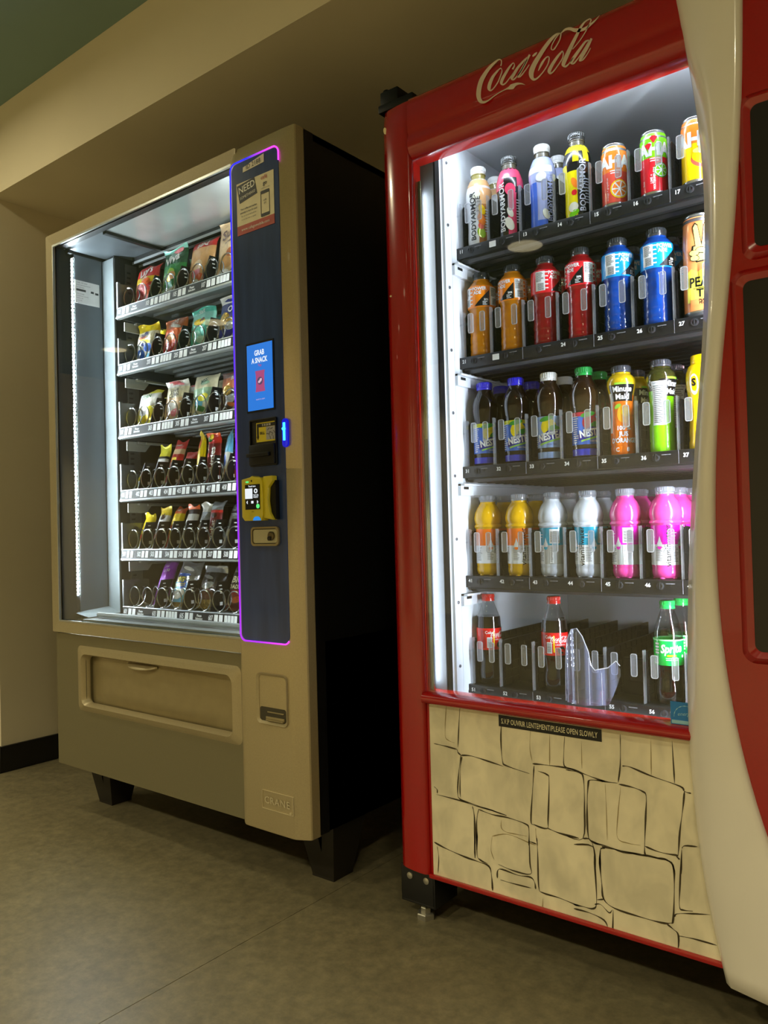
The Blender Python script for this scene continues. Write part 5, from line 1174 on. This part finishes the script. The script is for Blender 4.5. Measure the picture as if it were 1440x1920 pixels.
# juice bottles
def juice(label, top_m, low_m, art, group):
    t = thing('juice_bottle', label, 'bottle', group=group)
    prof = [(.0215, 0), (.0240, .003), (.0245, .016), (.0232, .019), (.0244, .022), (.0242, .05), (.0228, .08), (.0226, .104), (.0240, .120), (.0278, .136), (.0288, .144), (.0278, .152), (.0240, .159), (.0205, .1625), (.0185, .164), (.0185, .167)]
    i = 8
    shell(t, 'body', prof[i:], top_m, 32); b = B(); b.lathe(prof[:i+1], 32, cap=False); sl2 = b.build('sleeve', low_m, t, local=True, smooth=50)
    lettercap(.0195, .1675, .181, pl('cap_grey', (70, 72, 80)), t)
    b = B(); mm = []
    def mi(m):
        if m not in mm: mm.append(m)
        return mm.index(m)
    art(b, mi, Rof(prof, .0005), Rof(prof, .0010), Rof(prof, .0014)); b.build('print', mm, sl2, local=True, smooth=40)
    return t
ogl = pl('juice_orange', (246, 122, 10)); oyl = pl('juice_yellow', (214, 178, 24)); agl = pl('apple_green', (132, 214, 16)); acl = clear('apple_clear', (214, 210, 160), .09, .25, (150, 150, 70)); gw = pl('label_lime', (150, 206, 60))
def mmart(nut):
    def art(b, mi, R, R2, R3):
        f = D(24) if not nut else D(72)
        cyl_band(b, f-D(60), f+D(55), .108, .141, R, mi(LK), 16, 6); cyl_band(b, f-D(30), f+D(45), .141, .145, R, mi(gw), 10, 2)
        cyl_text(b, 'Minute', f, .1315, .0105, R2, mi(LW), bold=.03, sx=.95); cyl_text(b, 'Maid', f, .1165, .0105, R2, mi(LW), bold=.03, sx=.95)
        if nut:
            cyl_band(b, D(-22), D(38), .052, .1375, R2, mi(LW), 12, 10); lines_block(b, D(-16), D(32), .056, .130, R3, mi(pl('print_grey', (110, 112, 110))), 20, 6); cyl_text(b, 'Nutrition Facts', D(8), .134, .0035, R3, mi(LK), sx=.8)
        else:
            fruit_ = pl('fruit_orange', (250, 170, 40)); cyl_poly(b, ell(0, 0, .014, .018, 20), D(30), .082, R, mi(fruit_)); cyl_poly(b, ell(0, 0, .008, .004, 10, .5), D(0), .098, R2, mi(gw)); cyl_poly(b, ell(0, 0, .008, .010, 16), D(36), .086, R2, mi(ye_m))
            cyl_text(b, '100 %', D(26), .0535, .008, R2, mi(LW), bold=.04); cyl_text(b, 'JUS', D(26), .0415, .009, R2, mi(LW), bold=.04); cyl_text(b, "D'ORANGE", D(26), .0285, .009, R2, mi(LW), bold=.04, sx=.8)
            cyl_band(b, D(-45), D(-28), .045, .125, R2, mi(LW), 5, 8); cyl_text(b, 'C', D(-4), .0105, .008, R2, mi(LW), bold=.03); cyl_text(b, '8', D(44), .0105, .008, R2, mi(LW), bold=.03)
    return art
GJ = 'juice bottles on the middle shelf'
t = at(juice('orange juice bottle with black and orange sleeve, slot 35', oyl, ogl, mmart(False), GJ), 2, 4); back(t, 2, 4, 'orange juice bottle second in line behind the black labelled orange one', 2, .9)
t = at(juice('lime green apple juice bottle with nutrition panel in front, slot 36', acl, agl, mmart(True), GJ), 2, 5); back(t, 2, 5, 'green apple juice bottle second in line behind the lime green one', 2, .5)
yb = pl('bottle_yellow', (248, 208, 4))
def ybart(b, mi, R, R2, R3):
    cyl_poly(b, ell(0, 0, .012, .028, 20), D(44), .115, R, mi(LW)); cyl_poly(b, ell(0, 0, .009, .020, 18), D(-14), .122, R, mi(LW)); cyl_text(b, 'S', D(-14), .125, .013, R2, mi(LK), bold=.04)
    for q in range(9): cyl_poly(b, ell(0, 0, .005, .006, 8, q), D(-4+9*(q % 5)), .042+.008*(q//3), R, mi(pl('bottle_gold', (206, 170, 60))))
    cyl_band(b, D(-14), D(-2), .022, .034, R2, mi(pl('eco_pale', (150, 205, 226))), 3, 2); cyl_band(b, D(8), D(22), .025, .028, R2, mi(LK), 3, 1)
t = thing('yogurt_drink_bottle', 'bright yellow drink bottle with white ovals, slot 37', 'bottle')
prof = [(.0245, 0), (.0268, .003), (.0268, .014), (.0255, .018), (.0262, .03), (.0235, .07), (.0245, .09), (.0285, .115), (.0300, .134), (.0290, .146), (.0250, .158), (.0205, .162)]
shell(t, 'body', prof, yb, 32); lettercap(.0205, .162, .179, yb, t, False)
b = B(); mm = []
def mi_(m):
    if m not in mm: mm.append(m)
    return mm.index(m)
ybart(b, mi_, Rof(prof, .0005), Rof(prof, .001), Rof(prof, .0015)); b.build('print', mm, t, local=True, smooth=40)
at(t, 2, 6, dx=-.002)

# vitamin waters
def vitamin(label, liquid, col, group):
    t = thing('vitamin_water_bottle', label, 'bottle', group=group)
    prof = [(.0225, 0), (.0262, .003), (.0280, .009), (.0283, .016), (.0272, .019), (.0280, .022), (.0283, .026), (.0283, .1035), (.0300, .106), (.0318, .1085), (.0312, .112), (.0288, .1145), (.0300, .118), (.0315, .124), (.0312, .131), (.0290, .141), (.0245, .151), (.0195, .158), (.0172, .161), (.0172, .165)]
    b = B(); b.lathe(prof, 32)
    for k in range(6):
        a = 2*PI*k/6; b.lathe([(.006, 0), (.005, .004)], 8, (.021*math.cos(a), .021*math.sin(a), -.0001))
    b.build('body', liquid, t, local=True, smooth=45)
    lettercap(.0185, .1645, .179, petw, t, True)
    R = .0287; b = B()
    cyl_band(b, D(-150), D(150), .0665, .1035, R, 0, 40); cyl_band(b, D(-150), D(44), .0265, .0665, R, 1, 30); cyl_band(b, D(44), D(150), .0265, .0665, R, 2, 16)
    lb = b.build('label', [col, LW, pl('label_inside', (176, 178, 176))], t, local=True, smooth=40)
    b = B(); R1 = R+.0004
    cyl_text(b, 'vitaminwater', 0, .064, .0105, R1, 0, PI/2, bold=.012, sx=1.02); cyl_text(b, 'Glacéau', D(-13), .0605, .0048, R1, 0, PI/2)
    lines_block(b, D(14), D(40), .032, .063, R1, 1, 11, 3); lines_block(b, D(-48), D(-20), .034, .062, R1, 1, 11, 9)
    lines_block(b, D(-100), D(-72), .032, .063, R1, 1, 12, 5)
    def drop(th):
        lp = [(0, .012)] + [(.0052*math.cos(a), -.004+.0062*math.sin(a)) for a in [PI*.28 - 1.56*PI*k/12 for k in range(13)]]
        cyl_poly(b, lp, th, .071, R1+.0001, 2); cyl_poly(b, [(x*.9, -.003+z*.9) for x, z in lp if z < -.0025], th, .069, R1+.0005, 3)
    drop(D(-32)); drop(D(50)); cyl_band(b, D(12), D(34), .088, .0895, R1, 2, 4); cyl_band(b, D(12), D(30), .082, .0834, R1, 2, 4)
    cyl_band(b, D(68), D(110), .070, .1005, R1, 2, 8); 
    for k in range(9): cyl_band(b, D(72), D(106), .073+.0026*k, .0742+.0026*k, R1+.0004, 0, 4)
    cyl_band(b, D(68), D(84), .0285, .066, R1, 2, 4); lines_block(b, D(70), D(82), .031, .064, R1+.0004, 1, 14, 2)
    b.build('print', [LK, pl('print_grey', (110, 112, 110)), LW, col], lb, local=True, smooth=40)
    return t
GV = 'vitamin waters on the fourth shelf'
vo = pl('vit_yellow', (222, 172, 4), .14); vol = pl('vit_orange', (250, 122, 8)); vb = pl('vit_milky', (204, 210, 220), .14); vbl = pl('vit_teal', (6, 160, 196)); vp = pl('vit_pink', (226, 66, 150), .14); vpl = pl('vit_magenta', (240, 12, 190))
for k, (liq, col, rot, lab) in enumerate(((vo, vol, 72, 'yellow vitamin water with orange label turned sideways, slot 41'), (vo, vol, 44, 'yellow vitamin water with orange label and drop mark, slot 42'), (vb, vbl, -58, 'milky vitamin water with teal label and barcode in front, slot 43'), (vb, vbl, -4, 'milky vitamin water with teal label and upright name at left, slot 44'), (vp, vpl, -60, 'pink vitamin water with barcode panel in front, slot 45'), (vp, vpl, 26, 'pink vitamin water with its upright name in front, slot 46'))):
    t = at(vitamin(lab, liq, col, GV), 3, k, D(rot)); back(t, 3, k, '%s vitamin water second in line behind the %s one of its colour' % (('yellow', 'milky', 'pink')[k//2], ('left', 'right')[k % 2]), 2 if k > 3 or k == 0 else 1, .8)

# cola and lemon soda
def soda(label, fill, drink_m, cap_m, lab_m, art, group, name):
    t = thing(name, label, 'bottle', group=group)
    low = [(.0200, 0), (.0232, .004), (.0252, .014), (.0258, .03), (.0240, .045), (.0238, .055), (.0262, .068), (.0276, .076), (.0278, .124), (.0272, .132)]
    up = [(.0262, .142), (.0235, .154), (.0190, .166), (.0150, .176), (.0132, .182), (.0130, .1845)]
    if drink_m is pet:
        b = B(); b.lathe(low+up, 32); b.build('body', pet, t, local=True, smooth=50)
        b = B(); b.lathe([(r-.0012, z+.001) for r, z in low] + [(.0258, .144)], 28); b.build('drink', clear('soda_water', (225, 236, 228), .03), t, local=True, smooth=50)
        b = B()
        for k in range(5):
            a = 2*PI*k/5+.3; b.lathe([(.007, 0), (.0085, .008), (.005, .016)], 10, (.015*math.cos(a), .015*math.sin(a), .0))
        b.build('base_petal', pet, t, local=True, smooth=50)
    else:
        b = B(); b.lathe(low + [(.0258, fill)], 32); b.build('drink', drink_m, t, local=True, smooth=50)
        b = B(); b.lathe([(.0262, fill-.008)] + up, 32, cap=False); b.build('body', pet, t, local=True, smooth=50)
    b = B(); b.lathe([(.0148, .1845), (.0148, .187)], 20); b.build('cap_ring', cap_m, t, local=True)
    lettercap(.0142, .1868, .2, cap_m, t)
    R = .0283; b = B(); b.lathe([(R, .0765), (R, .1245)], 40, cap=False); lb = b.build('label', lab_m, t, local=True)
    b = B(); mm = []
    def mi(m):
        if m not in mm: mm.append(m)
        return mm.index(m)
    art(b, mi, R+.0004); b.build('print', mm, lb, local=True, smooth=40)
    return t
cola = pl('cola_dark', (10, 4, 3), .08); cred = pl('cola_red', (216, 18, 22)); credcap = pl('cola_cap', (206, 26, 30)); sg_ = pl('soda_green', (6, 186, 66)); sgc = pl('soda_cap', (30, 190, 84)); sy = pl('soda_lime', (150, 220, 20))
def cola_art(b, mi, R):
    X0, Z0 = 0.592, 1.772; k = 0.15
    for th in (0, D(170)):
        for st in LOGO: 
            tmp = B(); ribbon(tmp, [q*1e-4 for q in st], lambda x, z: (x, 0, z), sub=3)
            cyl_put(b, [((p[0]-X0)*k, (p[2]-Z0)*k*1.25) for p in tmp.v], tmp.f, th, .111, R, mi(LW))
        cyl_text(b, 'ORIGINAL', th+.1, .099, .0036, R, mi(LW)); cyl_poly(b, ell(0, 0, .009, .008, 10, .6), th+.15, .088, R, mi(LK)); cyl_poly(b, ell(.004, -.002, .007, .003, 8, -.5), th+.15, .088, R+.0003, mi(cred))
    for th in (D(-42), D(128)):
        barcode(b, th-D(13), th+D(10), .081, .1045, R, mi(LW), mi(LK)); cyl_text(b, 'Coke.', th, .115, .0062, R, mi(LW), bold=.02)
        cyl_poly(b, rrect(-.0016, .0016, -.018, .018, .0015, 3), th+D(19), .101, R, mi(ye_m))
    cyl_band(b, D(-84), D(-60), .08, .12, R, mi(pl('cola_deep', (170, 14, 20))), 5)
def sprite_art(b, mi, R):
    f = D(24); cyl_text(b, 'Sprite', f, .1085, .0155, R, mi(LW), bold=.035, shear=.25, ang=.06, sx=.8); cyl_band(b, f-D(16), f+D(20), .0935, .0975, R, mi(sy)); cyl_band(b, f-D(20), f+D(30), .090, .0912, R, mi(LW)); cyl_band(b, f-D(20), f+D(30), .0865, .0877, R, mi(LW))
    for z in (.116, .110, .104, .0985): cyl_band(b, D(-42), D(-24), z, z+.0035, R, mi(LW), 4)
    barcode(b, D(-48), D(-26), .079, .094, R, mi(LW), mi(LK)); cyl_poly(b, ell(0, 0, .003, .003, 10), f+D(50), .094, R, mi(LW))
    cyl_band(b, 0, 2*PI, .1238, .1265, R, mi(pl('soda_pale', (150, 226, 160))), 30)
GS = 'cola bottles on the bottom shelf'
at(soda('cola bottle with red cap in slot 51, barcode side showing', .150, cola, credcap, cred, cola_art, GS, 'cola_bottle'), 4, 0, D(76), dx=-.006)
at(soda('cola bottle with red cap in slot 53, white script showing', .150, cola, credcap, cred, cola_art, GS, 'cola_bottle'), 4, 2, D(46), dx=-.004)
t = at(soda('clear lemon soda bottle with green cap and label, slot 56', .150, pet, sgc, sg_, sprite_art, 'lemon soda bottles on the bottom shelf', 'lemon_soda_bottle'), 4, 5, D(4), dx=-.002)
back(t, 4, 5, 'green capped lemon soda half hidden behind the front lemon soda', 1, .9)

# torn curved piece of clear plastic standing on the sill
OUT = [(.588, .5145), (.588, .54), (.590, .582), (.594, .615), (.600, .641), (.611, .660), (.625, .663), (.636, .649), (.646, .619), (.649, .593), (.656, .583), (.678, .588), (.691, .601), (.699, .592), (.700, .562), (.690, .540), (.699, .548), (.688, .522), (.680, .5145)]
def topz(x):
    if x <= .625: return interp([(.588, .585), (.594, .615), (.600, .641), (.611, .660), (.625, .664)], x)
    return interp([(.625, .664), (.636, .649), (.646, .619), (.650, .593), (.657, .583), (.678, .588), (.691, .600), (.700, .585)], x)
def botz(x): return interp([(.588, .5145), (.676, .5145), (.684, .53), (.690, .548), (.700, .575)], x)
def guard(u, w):
    x = .588 + .112*u; y = .128 - .020*math.sin(PI*min(u*1.35, 1)) + .010*max(0, u-.7)/.3 + .0016*math.cos(u*34)
    return (x, y, botz(x) + (topz(x)-botz(x))*w)
guard_m = clear('guard_plastic', (226, 230, 248), 0.14, 0.17, (206, 212, 244), 0.06)
t = thing('plastic_guard', 'torn curved piece of clear plastic standing in front of the bottom shelf', 'plastic guard', (.64, .125, .5145))
b = B(); b.grid(44, 26, guard); b.grid(44, 26, lambda u, w: (lambda p: (p[0], p[1]+.0012, p[2]))(guard(1-u, w))); b.build('sheet', guard_m, t, smooth=60)
b = B(); b.tube([(OUT[i][0], guard((OUT[i][0]-.588)/.112, 0)[1]+.0006, OUT[i][1]) for i in range(14)], .0011, 5)
b.tube([guard(u, 0.02) for u in (.32,)] + [guard(.32, w) for w in (.2, .5, .95)], .0007, 5); b.tube([guard(.52, w) for w in (.02, .3, .6, .9)], .0007, 5); b.tube([guard(.70, w) for w in (.02, .4, .9)], .0007, 5)
b.build('edge', clear('guard_edge', (240, 242, 252), 0.2, 0.6), t)
